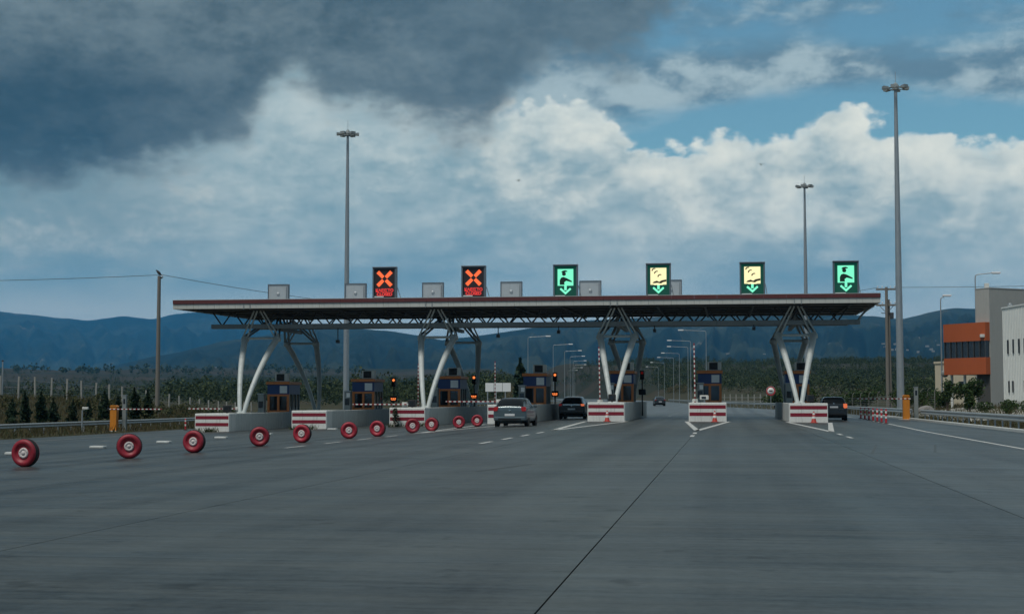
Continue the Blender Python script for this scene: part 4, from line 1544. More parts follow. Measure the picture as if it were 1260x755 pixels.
def car(label, loc, rz_, st, W, paint, lamp, wheel_r, yw, lit=False, glass=(1.1, 3.4), roofst=(3.4, 6), lampz=(0.80, 1.02), plate_z=0.62, hatch=True, light_bar=False):
    """st: stations rear to front (y, bottom, belt, top, half width, half roof width)"""
    t = thing('car', label, 'car', loc, rz_, 'cars at the toll plaza')
    nS, nC = 6, 4
    secs = []
    for (y, zb, zbelt, zt, w, wr) in st:
        hgt = max(zt - zbelt, 0.02)
        half = [(0, zb), (0.80 * w, zb), (0.965 * w, zb + 0.07), (w, zb + 0.24), (w * 0.995, (zb + zbelt) * 0.5 + 0.06), (w * 0.955, zbelt), ((w * 0.955 + wr) * 0.5 + 0.01, zbelt + hgt * 0.52),
                (wr, zbelt + hgt * 0.93), (wr * 0.82, zt), (wr * 0.4, zt + 0.014), (0, zt + 0.018)]
        secs.append([(x, y, z) for x, z in half])
    secs = np.array(secs)                                # station, point, xyz
    dense = np.stack([catmull(secs[:, j], nS) for j in range(secs.shape[1])], 1)
    dense = np.stack([catmull(dense[i], nC) for i in range(dense.shape[0])], 0)
    mir = dense[:, ::-1].copy()
    mir[..., 0] *= -1
    G = np.concatenate([dense, mir[:, 1:]], 1)           # around: bottom centre, right side, roof, left side, bottom
    ns, nc = G.shape[:2]
    V = G.reshape(-1, 3)
    F_ = [(i * nc + j, i * nc + j + 1, (i + 1) * nc + j + 1, (i + 1) * nc + j) for i in range(ns - 1) for j in range(nc - 1)]
    mb = MB()
    mb.add(V.tolist(), F_, 0, True)
    mb.add(G[0].tolist(), [list(range(nc - 1))], 0)
    mb.add(G[-1].tolist(), [list(range(nc - 1))], 0)
    body = mb.build('body', paint, t)
    # outward normals of the grid
    du = np.gradient(G, axis=0)
    dv = np.gradient(G, axis=1)
    N = np.cross(dv, du)
    N /= np.maximum(np.linalg.norm(N, axis=2, keepdims=True), 1e-6)
    ctr = np.array([0, 0, 0.8])
    sgn = np.sign(((G - ctr) * N).sum(2, keepdims=True))
    N = N * np.where(sgn == 0, 1, sgn)

    def patch(name, i0, i1, j0, j1, m_, off=0.006, parent=None):
        i0, i1 = int(round(i0 * nS)), int(round(i1 * nS))
        j0, j1 = int(round(j0 * nC)), int(round(j1 * nC))
        g = (G + N * off)[i0:i1 + 1, j0:j1 + 1]
        a, b = g.shape[:2]
        return MB().add(g.reshape(-1, 3).tolist(), [(i * b + j, i * b + j + 1, (i + 1) * b + j + 1, (i + 1) * b + j) for i in range(a - 1) for j in range(b - 1)], 0, True).build(name, m_, parent or t)
    jm = 10                                              # index of the centre line on the roof
    patch('rear_window', glass[0], glass[1], 6.6, 2 * jm - 6.6, M['car_glass'])
    patch('windscreen', len(st) - 5, len(st) - 4.1, 7.4, 2 * jm - 7.4, M['car_glass'])
    for j0, j1 in ((5.25, 6.8), (2 * jm - 6.8, 2 * jm - 5.25)):
        patch('side_window', roofst[0], (roofst[0] + roofst[1]) / 2 - 0.08, j0, j1, M['car_glass'])
        patch('side_window', (roofst[0] + roofst[1]) / 2 + 0.08, roofst[1], j0, j1, M['car_glass'])
    yb = st[0][0]
    w0 = st[1][4]
    for s in (-1, 1):
        lm = M['tail_lit'] if lit and s > 0 else M['tail_red']
        x0, x1 = sorted((s * (w0 - 0.26), s * (w0 - 0.015)))
        MB().prism([(x0 + (0.05 if s > 0 else 0), lampz[0]), (x1 - (0 if s > 0 else 0.05), lampz[0] + 0.02), (x1, lampz[1] - 0.03), (x1 - 0.03 * (s > 0), lampz[1]), (x0 + 0.03 * (s < 0), lampz[1]), (x0, lampz[0] + 0.09)],
                   yb - 0.025, yb + 0.12).build('tail_light', lm, t)
    if light_bar:
        MB().bbox(-w0 + 0.3, w0 - 0.3, yb - 0.03, yb + 0.05, lampz[1] - 0.10, lampz[1] - 0.02, 0.01).build('trim_bar', M['chrome'], t)
    bp = MB().bbox(-w0 * 0.97, w0 * 0.97, yb - 0.07, yb + 0.25, st[1][1] + 0.02, plate_z - 0.10, 0.05).build('bumper', paint, t)
    MB().box(-w0 * 0.7, w0 * 0.7, yb - 0.074, yb - 0.07, st[1][1] + 0.05, st[1][1] + 0.14).build('lower_trim', M['black'], bp)
    MB().box(-0.26, 0.26, yb - 0.035, yb - 0.02, plate_z - 0.06, plate_z + 0.055).build('licence_plate', M['plate'], t)
    MB().lathe([(0.0, yb - 0.03), (0.05, yb - 0.026)], 14, 'y', (0, 0, plate_z + 0.22)).build('badge', M['chrome'], t)
    zr = st[roofst[0] + 1][3] if isinstance(roofst[0], int) else 1.4
    yt = st[3][0]
    MB().bbox(-0.19, 0.19, yt + 0.02, yt + 0.07, st[3][3] - 0.03, st[3][3] + 0.03, 0.01).build('high_brake_light', M['tail_red'], t)
    for s in (-1, 1):
        mr = MB().bbox(s * (W / 2 + 0.02) - 0.10 + 0.03 * s, s * (W / 2 + 0.02) + 0.10 + 0.03 * s, yw[1] - 0.75, yw[1] - 0.60, st[4][2] + 0.0, st[4][2] + 0.16, 0.04).build('mirror', paint, t)
        for y in yw:
            x = s * (W / 2 - 0.10)
            k = MB().lathe([(wheel_r * 0.60, -0.1), (wheel_r * 0.93, -0.10), (wheel_r, -0.07), (wheel_r, 0.07), (wheel_r * 0.93, 0.10), (wheel_r * 0.60, 0.1)], 24, 'x', (x, y, wheel_r)).build('wheel', M['rubber'], t)
            MB().lathe([(0.0, s * 0.06), (wheel_r * 0.25, s * 0.085), (wheel_r * 0.55, s * 0.06), (wheel_r * 0.62, s * 0.09)], 20, 'x', (x, y, wheel_r)).build('rim', M['rim'], k)
            MB().lathe([(0.0, s * (W / 2 - 0.004)), (wheel_r * 1.13, s * (W / 2 - 0.004))], 24, 'x', (0, y, wheel_r)).build('wheel_arch', M['black'], t)
    MB().tube((-0.45, yb - 0.05, st[1][1] + 0.03), (-0.45, yb + 0.2, st[1][1] + 0.03), 0.03, n=8).build('exhaust', M['rim'], t)
    MB().box(-w0 * 0.75, w0 * 0.75, yb + 0.2, -yb - 0.3, 0.16, st[2][1] + 0.05).build('underbody', M['black'], t)
    return t


hatch_st = [(-2.00, 0.36, 0.80, 0.83, 0.80, 0.68), (-1.965, 0.30, 0.96, 1.01, 0.86, 0.66), (-1.78, 0.27, 1.00, 1.20, 0.872, 0.62), (-1.45, 0.25, 1.00, 1.42, 0.875, 0.58), (-0.9, 0.24, 0.98, 1.475, 0.875, 0.60),
            (0.0, 0.24, 0.95, 1.475, 0.875, 0.60), (0.45, 0.24, 0.94, 1.40, 0.875, 0.60), (1.15, 0.24, 0.92, 0.99, 0.87, 0.66), (1.65, 0.26, 0.82, 0.86, 0.84, 0.66), (1.98, 0.32, 0.62, 0.66, 0.74, 0.60)]
suv_st = [(-2.25, 0.42, 0.88, 0.92, 0.85, 0.72), (-2.21, 0.36, 1.06, 1.10, 0.91, 0.69), (-1.90, 0.32, 1.08, 1.26, 0.925, 0.63), (-1.35, 0.30, 1.07, 1.50, 0.93, 0.58), (-0.7, 0.29, 1.05, 1.58, 0.93, 0.61),
          (0.1, 0.29, 1.02, 1.58, 0.93, 0.61), (0.6, 0.29, 1.01, 1.50, 0.93, 0.61), (1.25, 0.29, 1.0, 1.08, 0.92, 0.70), (1.85, 0.31, 0.92, 0.96, 0.89, 0.70), (2.2, 0.38, 0.70, 0.76, 0.78, 0.62)]
wagon_st = [(-2.05, 0.38, 0.86, 0.90, 0.80, 0.68), (-2.03, 0.32, 1.00, 1.05, 0.86, 0.67), (-1.93, 0.29, 1.01, 1.25, 0.87, 0.64), (-1.72, 0.28, 1.01, 1.48, 0.875, 0.60), (-0.9, 0.27, 1.0, 1.53, 0.875, 0.62),
            (0.1, 0.27, 0.98, 1.53, 0.875, 0.62), (0.55, 0.27, 0.97, 1.46, 0.875, 0.62), (1.15, 0.27, 0.95, 1.02, 0.87, 0.68), (1.7, 0.29, 0.86, 0.9, 0.85, 0.68), (2.05, 0.36, 0.66, 0.7, 0.76, 0.6)]
car('small grey hatchback driving towards the green lane', (-10.95, 76.8, float(rz(-10.95, 76.8))), R(-1.5), hatch_st, 1.75, M['car_grey'], None, 0.31, (-1.25, 1.28), lampz=(0.80, 1.03), plate_z=0.62)
car('black car waiting in the lane behind the grey hatchback', (-10.65, 104.3, float(rz(-10.65, 104))), R(0), suv_st, 1.86, M['car_black'], None, 0.35, (-1.35, 1.4), lit=True, lampz=(0.92, 1.08), plate_z=0.72, light_bar=True)
car('dark estate car in the rightmost lane beside the right island', (7.05, 99.8, float(rz(7.05, 99.8))), R(-1), wagon_st, 1.75, M['car_dark'], None, 0.32, (-1.3, 1.3), lit=True, lampz=(0.80, 1.10), plate_z=0.88)
car('distant dark car on the highway beyond the booths', (-11.2, 252.0, float(rz(-11.2, 252))), R(7), suv_st, 1.86, M['car_dark'], None, 0.35, (-1.35, 1.4), lampz=(0.92, 1.08), plate_z=0.72)


# ================================================================== guard rails
RAILP = [(0.0, 0.40), (0.035, 0.42), (0.075, 0.47), (0.035, 0.53), (0.03, 0.56), (0.035, 0.59), (0.075, 0.65), (0.035, 0.70), (0.0, 0.72)]


def guard_rail(label, path, side, zf, spacing=2.0, mat_=None, lift=0.0):
    path = [Vector((p[0], p[1], 0)) for p in path]
    t = thing('guard_rail', label, 'guard rail', (path[0].x, path[0].y, zf(path[0].x, path[0].y)), 0, 'guard rails')
    th = 0.006
    prof = RAILP + [(a - th if 0 < a else -th, b) for a, b in RAILP[::-1]]
    n = len(prof)
    vs, fs = [], []
    for i, p in enumerate(path):
        d = (path[min(i + 1, len(path) - 1)] - path[max(i - 1, 0)]).normalized()
        o = Vector((d.y, -d.x, 0)) * side
        z0 = zf(p.x, p.y) + lift
        for a, b in prof:
            q = p + o * a
            vs.append((q.x, q.y, z0 + b))
    for i in range(len(path) - 1):
        for k in range(n):
            a, b = i * n + k, i * n + (k + 1) % n
            fs.append((a, b, b + n, a + n))
    MB().add(vs, fs).build('rail', mat_ or M['galv_rail'], t, world=True)
    pm = MB().box(-0.05, 0.05, -0.03, 0.03, -0.35, 0.70).mesh('post')
    pm.materials.append(M['galv'])
    # posts at even spacing along the path
    acc, nxt = 0.0, 0.5
    for i in range(len(path) - 1):
        seg = (path[i + 1] - path[i]).length
        d = (path[i + 1] - path[i]).normalized()
        while nxt < acc + seg:
            q = path[i] + d * (nxt - acc) - Vector((d.y, -d.x, 0)) * side * 0.06
            put('post', pm, t, Vector((q.x, q.y, zf(q.x, q.y) + lift)) - t.location, math.atan2(d.y, d.x))
            nxt += spacing
        acc += seg
    return t


guard_rail('grey steel guard rail along the left verge', [(-44.0, y) for y in range(62, 141, 4)], 1, lambda x, y: -0.92)
guard_rail('grey steel guard rail along the right edge before the orange cabinet', [(13.35, y) for y in range(44, 107, 4)], -1, lambda x, y: -0.10)
guard_rail('grey steel guard rail beyond the right orange cabinet', [(13.4, 109.5), (13.4, 118), (13.2, 128), (12.9, 138), (12.4, 150), (11, 162)], -1, lambda x, y: -0.10)
far = [(float(re_(y)) + 1.0, y) for y in np.arange(166, 470, 8.0)]
guard_rail('distant guard rail curving along the right side of the highway', far, -1, lambda x, y: float(rz(x, y)), 3.5, lift=0.05)
far = [(float(le_(y)) - 1.0, y) for y in np.arange(190, 420, 8.0)]
guard_rail('distant guard rail along the left side of the highway', far, 1, lambda x, y: float(rz(x, y)), 3.5, lift=0.05)


# ================================================================== high masts
def high_mast(label, x, y, ht, r0, r1):
    z0 = tz(x, y) - 0.05
    t = thing('high_mast', label, 'light mast', (x, y, z0), 0, 'tall floodlight masts')
    H_ = ht - z0
    MB().sweep([(0, 0, 0), (0, 0, H_ * 0.33), (0, 0, H_ * 0.66), (0, 0, H_)], [r0, r0 * 0.8 + r1 * 0.2, r0 * 0.45 + r1 * 0.55, r1], 18).build('pole', M['galv'], t)
    MB().lathe([(r0 + 0.25, 0.0), (r0 + 0.25, 0.12), (r0 + 0.02, 0.14)], 18).build('base_plate', M['concrete_wall'], t)
    ring = MB()
    for k in range(18):
        a, b = 2 * math.pi * k / 18, 2 * math.pi * (k + 1) / 18
        ring.tube((math.cos(a) * 0.75, math.sin(a) * 0.75, H_ - 0.45), (math.cos(b) * 0.75, math.sin(b) * 0.75, H_ - 0.45), 0.05, n=6, caps=False)
    for k in range(6):
        a = 2 * math.pi * k / 6
        ring.tube((0, 0, H_ - 0.3), (math.cos(a) * 0.75, math.sin(a) * 0.75, H_ - 0.45), 0.035, n=6)
    ring.lathe([(0.28, H_ - 0.6), (0.30, H_ - 0.2), (0.12, H_ + 0.05), (0.0, H_ + 0.1)], 14)
    ring.build('ring', M['truss_steel'], t)
    MB().tube((0, 0, H_), (0, 0, H_ + 1.1), 0.02, n=6).build('lightning_rod', M['galv'], t)
    for k in range(6):
        a = 2 * math.pi * (k + 0.25) / 6
        ca, sa = math.cos(a), math.sin(a)
        fl = MB()
        Z = H_ - 0.42
        pts = []
        for (rr, ww, zz) in ((0.72, 0.20, 0.10), (0.72, 0.20, -0.12), (1.20, 0.26, 0.15), (1.20, 0.26, -0.14)):
            for s in (-1, 1):
                pts.append((ca * rr - sa * ww * s, sa * rr + ca * ww * s, Z + zz))
        fl.add(pts, [(0, 1, 5, 4), (2, 6, 7, 3), (0, 4, 6, 2), (1, 3, 7, 5), (4, 5, 7, 6), (0, 2, 3, 1)])
        f = fl.build('floodlight', M['truss_steel'], t)
        gl = [(ca * rr - sa * ww * s, sa * rr + ca * ww * s, Z + zz - 0.01) for (rr, ww, zz) in ((0.80, 0.17, -0.123), (1.15, 0.22, -0.138)) for s in (-1, 1)]
        MB().add(gl, [(0, 1, 3, 2)]).build('lamp_glass', M['lamp_glass'], f)


high_mast('tall floodlight mast at the left behind the canopy', -40.0, 152.0, 30.2, 0.33, 0.13)
high_mast('tall floodlight mast in the middle right, farthest and smallest', 10.85, 200.0, 30.4, 0.33, 0.13)
high_mast('tallest floodlight mast at the right beside the orange building', 15.55, 135.0, 29.9, 0.34, 0.14)


# ================================================================== street lamps
def street_lamp(label, x, y, ht, arm, dirx, group, r=0.10, foot=None):
    z0 = tz(x, y) - 0.05 if foot is None else foot
    t = thing('street_lamp', label, 'street lamp', (x, y, z0), 0, group)
    H_ = ht - z0
    MB().tube((0, 0, 0), (0, 0, H_ - 0.35), r, r * 0.6, n=10).build('pole', M['galv'], t)
    MB().sweep([(0, 0, H_ - 0.36), (dirx * 0.06, 0, H_ - 0.12), (dirx * 0.3, 0, H_ - 0.04), (dirx * arm, 0, H_ + 0.10)], [r * 0.6, r * 0.55, r * 0.5, r * 0.45], 8).build('arm', M['galv'], t)
    hd = MB().bbox(min(dirx * (arm - 0.1), dirx * (arm + 0.75)), max(dirx * (arm - 0.1), dirx * (arm + 0.75)), -0.16, 0.16, H_ + 0.02, H_ + 0.20, 0.05).build('lamp_head', M['lamp_head'], t)
    MB().box(min(dirx * arm, dirx * (arm + 0.65)), max(dirx * arm, dirx * (arm + 0.65)), -0.12, 0.12, H_ - 0.01, H_ + 0.018).build('lamp_glass', M['lamp_glass'], hd)


NUM = ['nearest', 'second', 'third', 'fourth', 'fifth', 'sixth', 'seventh', 'eighth', 'ninth']
RIGHTL = [(231, 870, 407), (274, 852, 420), (304, 848, 428), (355, 839, 436), (391, 831, 441), (457, 820, 448), (520, 812, 452)]
for i, (x, y, h) in enumerate([(-2.9, 231, 12.0), (-6.3, 274, 12.1), (-7.6, 306, 12.1), (-10.8, 352, 12.2), (-13.6, 393, 12.3), (-18.6, 455, 12.5), (-23.4, 520, 12.6)]):
    street_lamp(NUM[i] + ' street lamp of the right row beyond the booths', x, y, h, 3.6, -1, 'street lamps along the highway', 0.075)
for i, (x, y, h) in enumerate([(-33.6, 250, 12.0), (-33.9, 290, 12.1), (-36.2, 332, 12.2), (-40.2, 382, 12.4), (-44.5, 432, 12.5), (-50, 490, 12.7), (-56.5, 545, 12.9), (-64, 600, 13.0)]):
    street_lamp(NUM[i] + ' street lamp of the left row beyond the booths', x, y, h, 3.2, 1, 'street lamps along the highway', 0.075)
street_lamp('street lamp with long arm over the grey building roof', 24.75, 150.5, 13.75, 1.7, 1, 'street lamps by the building', 0.09)
street_lamp('thin street lamp left of the orange building', 21.3, 150, 11.5, 0.3, 1, 'street lamps by the building', 0.09)
t = thing('lamp_post', 'thin pale post rising at the far left edge', 'post', (-78.5, 151, tz(-78.5, 151) - 0.05))
MB().tube((0, 0, 0), (0, 0, 6.0), 0.11, 0.07, n=10).build('pole', M['galv'], t)
MB().lathe([(0.07, 5.98), (0.13, 6.02), (0.12, 6.12), (0.0, 6.16)], 12).build('cap', M['dark_steel'], t)


# ================================================================== utility poles and wires
def wire(a, b, sag, r=0.025, n=18):
    a, b = Vector(a), Vector(b)
    return [a.lerp(b, k / n) - Vector((0, 0, sag * 4 * (k / n) * (1 - k / n))) for k in range(n + 1)]


x, y = -50.2, 125.0
z0 = tz(x, y) - 0.1
t = thing('utility_pole', 'tall wooden utility pole at the left with a bird on top', 'utility pole', (x, y, z0))
MB().tube((0, 0, 0), (0, 0, 12.35 - z0), 0.21, 0.15, n=12).build('pole', M['wood'], t)
MB().bbox(-0.06, 0.30, -0.05, 0.05, 12.1 - z0, 12.25 - z0, 0.01).build('bracket', M['dark_steel'], t)
MB().lathe([(0.05, 12.25 - z0), (0.07, 12.32 - z0), (0.04, 12.42 - z0), (0.0, 12.43 - z0)], 10, 'z', (0.26, 0, 0)).build('insulator', M['lamp_glass'], t)

bd = thing('bird', 'black bird perched on the left utility pole', 'bird', (x, y, 12.35), R(0))
bpts = [(0.26, 0, 0.02), (0.12, 0, 0.13), (0.0, 0, 0.24), (-0.12, 0, 0.36), (-0.20, 0, 0.46), (-0.26, 0, 0.50), (-0.33, 0, 0.48)]
MB().sweep(bpts, [0.03, 0.075, 0.13, 0.125, 0.075, 0.07, 0.015], 12).build('body', M['bird'], bd)
MB().add([(0.20, -0.05, 0.06), (0.20, 0.05, 0.06), (0.42, 0.07, -0.10), (0.42, -0.07, -0.10), (0.20, -0.05, 0.03), (0.20, 0.05, 0.03), (0.42, 0.07, -0.12), (0.42, -0.07, -0.12)],
         [(0, 1, 2, 3), (4, 7, 6, 5), (0, 3, 7, 4), (1, 5, 6, 2), (2, 6, 7, 3)]).build('tail', M['bird'], bd)
MB().tube((-0.02, 0.03, 0.0), (0.0, 0.03, 0.16), 0.012, n=6).tube((-0.02, -0.03, 0.0), (0.0, -0.03, 0.16), 0.012, n=6).build('legs', M['bird'], bd)

x2, y2 = 18.2, 170.0
z2 = tz(x2, y2) - 0.1
t = thing('utility_pole', 'wooden utility pole with two crossarms beside the right mast', 'utility pole', (x2, y2, z2))
h = 14.0 - z2
MB().tube((0, 0, 0), (0, 0, h), 0.23, 0.16, n=12).build('pole', M['wood'], t)
MB().tube((0.35, 0.2, 0), (0.28, 0.15, h - 1.4), 0.15, 0.10, n=10).build('second_pole', M['wood'], t)
for k, zc in enumerate((h - 0.25, h - 2.05)):
    arm = MB().bbox(-1.15, 1.15, -0.09, 0.09, zc - 0.1, zc + 0.1, 0.01).build('crossarm', M['wood'], t)
    for q, xx in enumerate((-0.95, -0.45, 0.45, 0.95)):
        MB().lathe([(0.03, zc + 0.1), (0.03, zc + 0.2), (0.07, zc + 0.22), (0.05, zc + 0.36), (0.0, zc + 0.37)], 10, 'z', (xx, 0, 0)).build('insulator', M['lamp_glass'], arm)
MB().tube((-0.8, 0, h - 2.1), (-0.05, 0, h - 2.9), 0.03, n=6).tube((0.8, 0, h - 2.1), (0.05, 0, h - 2.9), 0.03, n=6).build('strut', M['dark_steel'], t)
MB().bbox(0.35, 0.75, -0.25, 0.2, h - 3.6, h - 2.9, 0.04).build('transformer_box', M['dark_steel'], t)
MB().bbox(-0.6, 0.5, -0.06, 0.06, h - 3.0, h - 2.92, 0.01).build('lower_arm', M['dark_steel'], t)

for nm, a, b, sag in (('overhead wire from the left edge to the wooden pole', (-110.0, 108.0, 12.6), (-49.94, 125, 12.45), 1.0),
                      ('overhead wire from the wooden pole towards the canopy', (-49.94, 125, 12.45), (-8.0, 190.0, 13.2), 2.0),
                      ('overhead wire from the crossarm pole to the left', (x2 - 0.95, y2, 14.0 - 0.05), (-8.0, 190.0, 13.2), 0.6),
                      ('overhead wire from the crossarm pole to the right', (x2 + 0.95, y2, 14.0 - 0.05), (95.0, 120.0, 14.2), 1.2)):
    tag(MB().sweep(wire(a, b, sag), 0.022, 6).build('overhead_wire', M['dark_steel']), nm, 'wire', 'overhead wires')


# ================================================================== fences, cameras, boards
pm = MB().bbox(-0.07, 0.07, -0.07, 0.07, -0.4, 1.85, 0.015).mesh('post')
pm.materials.append(M['fence_post'])
fc = thing('boundary_fence', 'row of pale concrete fence posts with wire on the left bank', 'fence', (-55.6, 98.0, tz(-55.6, 98.0)))
fy = 98.0
tops = []
while fy < 168:
    zg = tz(-55.6, fy)
    lean = math.sin(fy * 7.3) * 0.03
    put('post', pm, fc, Vector((-55.6, fy, zg)) - fc.location, rot=(0, lean, 0))
    tops.append((-55.6, fy, zg))
    fy += 2.9
for hh in (0.5, 1.0, 1.5):
    MB().sweep([(a, b, c + hh) for a, b, c in tops], 0.006, 4, caps=False).build('wire_strand', M['galv'], fc, world=True)

pm2 = MB().sweep([(0, 0, -0.4), (0, 0, 1.7), (0.03, 0, 1.95), (0.15, 0, 2.1), (0.26, 0, 2.15)], 0.03, 8).mesh('post')
pm2.materials.append(M['fence_dim'])
fc = thing('boundary_fence', 'chain link fence with curved posts behind the right guard rail', 'fence', (15.2, 150.0, tz(15.2, 150.0)))
tops = []
for k in range(17):
    fy = 134 + 4.2 * k
    fx = float(re_(fy)) + 6.0 + 0.02 * (fy - 118)
    zg = tz(fx, fy)
    put('post', pm2, fc, Vector((fx, fy, zg)) - fc.location)
    tops.append((fx, fy, zg))
mesh_v = MB()
for hh in np.arange(0.15, 1.75, 0.2):
    mesh_v.sweep([(a, b, c + hh) for a, b, c in tops], 0.008, 4, caps=False)
mesh_v.build('wire_mesh', M['galv'], fc, world=True)
fc = thing('boundary_fence', 'pale fence posts with rail far behind the rightmost booth', 'fence', (3.0, 262.0, tz(3, 262)))
pm3 = MB().bbox(-0.09, 0.09, -0.09, 0.09, -0.4, 1.75, 0.02).mesh('post')
pm3.materials.append(M['fence_post'])
tops = []
for k in range(26):
    fx, fy = 13.5 - k * 1.05, 252 + k * 1.6
    fx = max(fx, float(re_(fy)) + 3.0)
    zg = float(rz(re_(fy), fy)) + 0.25
    put('post', pm3, fc, Vector((fx, fy, zg)) - fc.location)
    tops.append((fx, fy, zg))
for hh in (0.55, 1.15):
    MB().sweep([(a, b, c + hh) for a, b, c in tops], 0.035, 4, caps=False).build('fence_rail', M['galv'], fc, world=True)

# CCTV post by the left rail, grey posts beside the orange cabinets
t = thing('camera_post', 'thin post with a white camera before the left guard rail', 'camera post', (-42.6, 93.0, -0.95))
MB().tube((0, 0, 0), (0, 0, 1.55), 0.05, n=10).build('post', M['galv'], t)
MB().tube((0, 0, 1.5), (0.18, 0, 1.6), 0.03, n=8).build('bracket', M['ac_white'], t)
MB().bbox(0.02, 0.42, -0.09, 0.09, 1.6, 1.76, 0.03).build('camera_body', M['ac_white'], t)
for x, y, z, h, lab in ((-42.0, 98.6, -0.95, 2.55, 'square grey post right beside the left orange cabinet'), (13.55, 108.3, -0.15, 2.35, 'square grey post right beside the right orange cabinet')):
    t = thing('grey_post', lab, 'post', (x, y, z), 0, 'grey posts beside the cabinets')
    MB().bbox(-0.14, 0.14, -0.12, 0.12, 0, h, 0.015).build('shaft', M['booth_grey'], t)
    MB().box(-0.16, 0.16, -0.14, 0.14, h, h + 0.03).build('cap', M['galv'], t)
    MB().box(-0.07, 0.07, -0.128, -0.121, h - 0.6, h - 0.25).build('sensor_window', M['window'], t)

x, y = 4.85, 160.0
t = thing('round_sign', 'round red bordered road sign behind the rightmost columns', 'road sign', (x, y, tz(x, y)))
zz = 2.2 - t.location.z
MB().tube((0, 0.05, 0), (0, 0.05, zz + 0.3), 0.035, n=8).build('post', M['galv'], t)
MB().lathe([(0.0, 0.0), (0.50, 0.0), (0.50, 0.03), (0.0, 0.03)], 28, 'y', (0, -0.02, zz)).build('plate', M['bollard_band'], t)
MB().lathe([(0.37, -0.024), (0.49, -0.024)], 28, 'y', (0, 0, zz)).build('red_ring', M['sign_red'], t)
MB().box(-0.18, 0.18, -0.028, -0.022, zz - 0.05, zz + 0.07).build('legend', M['black'], t)

x, y = -23.3, 150.0
t = thing('board_sign', 'wide white information board on legs behind the grey car', 'sign board', (x, y, tz(x, y) - 0.05))
zz = -t.location.z
for k in range(3):
    MB().box(-1.32 + 0.9 * k, -0.46 + 0.9 * k, 0, 0.05, zz + 2.1, zz + 3.0).build('panel', M['notice'], t)
for xx in (-1.1, -0.2, 0.75):
    MB().box(xx - 0.05, xx + 0.05, 0.052, 0.14, 0, zz + 3.0).build('leg', M['galv'], t)


# ================================================================== buildings at the right
def rot_box(mb, O, e1, e2, a0, a1, b0, b1, z0, z1, mi=0):
    vs = []
    for z in (z0, z1):
        for b in (b0, b1):
            for a in (a0, a1):
                q = O + e1 * a + e2 * b
                vs.append((q.x, q.y, z))
    return mb.add(vs, [(0, 2, 3, 1), (4, 5, 7, 6), (0, 1, 5, 4), (2, 6, 7, 3), (0, 4, 6, 2), (1, 3, 7, 5)], mi)


def frame(az_):
    return Vector((math.sin(R(az_)), math.cos(R(az_)), 0))


O = Vector((24.25, 140.0, 0))
e1, e2 = frame(-35), frame(55)
gb = tz(24, 142) - 0.4
b = thing('office_building', 'grey slab office building with projecting orange storey', 'building', (O.x, O.y, gb))
K = dict(parent=b, world=True)
rot_box(MB(), O, e1, e2, 0.0, 1.75, 0.0, 16.0, gb, 11.55).build('wall_slab', M['house_grey'], **K)
rot_box(MB(), O, e1, e2, -0.03, 1.78, -0.03, 16.03, 11.555, 11.63).build('roof_coping', M['house_grey'], **K)
ob = rot_box(MB(), O, e1, e2, 0.02, 5.45, -0.55, -0.004, 6.72, 8.42)
rot_box(ob, O, e1, e2, 0.02, 5.45, -0.55, -0.004, 3.62, 5.18)
rot_box(ob, O, e1, e2, 1.77, 5.45, 0.0, 3.4, 6.72, 8.42)
rot_box(ob, O, e1, e2, 1.77, 5.45, 0.0, 3.4, 3.62, 5.18)
ob.build('orange_storey', M['house_orange'], **K)
rot_box(MB(), O, e1, e2, 0.10, 5.38, -0.42, -0.006, 5.185, 6.715).build('window_band', M['window'], **K)
rot_box(MB(), O, e1, e2, 1.77, 5.38, 0.0, 3.3, 5.185, 6.715).build('window_band', M['window'], **K)
for k in range(8):
    a = 0.08 + k * 0.755
    rot_box(MB(), O, e1, e2, a, a + 0.07, -0.52, -0.424, 5.185, 6.715).build('mullion', M['mullion'], **K)
rot_box(MB(), O, e1, e2, 0.05, 1.7, -0.02, -0.004, gb, 3.6).build('shade_sheet', M['house_shade'], **K)  # thin dark sheet painting the shade on the slab end below the orange storey
for a in (3.4, 5.1):
    q = O + e1 * a + e2 * 0.1
    MB().tube((q.x, q.y, gb), (q.x, q.y, 3.62), 0.13, n=12).build('pillar', M['house_white'], **K)
q = O + e1 * 0.35 + e2 * -0.62
MB().bbox(q.x - 0.2, q.x + 0.2, q.y - 0.2, q.y + 0.2, 7.0, 7.3, 0.05).build('wall_lamp', M['ac_white'], **K)
q = O + e1 * 0.9 + e2 * 0.6
MB().bbox(q.x - 0.2, q.x + 0.2, q.y - 0.15, q.y + 0.15, 11.63, 12.1, 0.04).build('roof_camera', M['ac_white'], **K)
q = O + e1 * 5.6 + e2 * -0.3
MB().lathe([(0.0, 0.0), (0.28, 0.05), (0.36, 0.14)], 16, 'y', (q.x, q.y, 3.75)).build('satellite_dish', M['booth_grey'], **K)

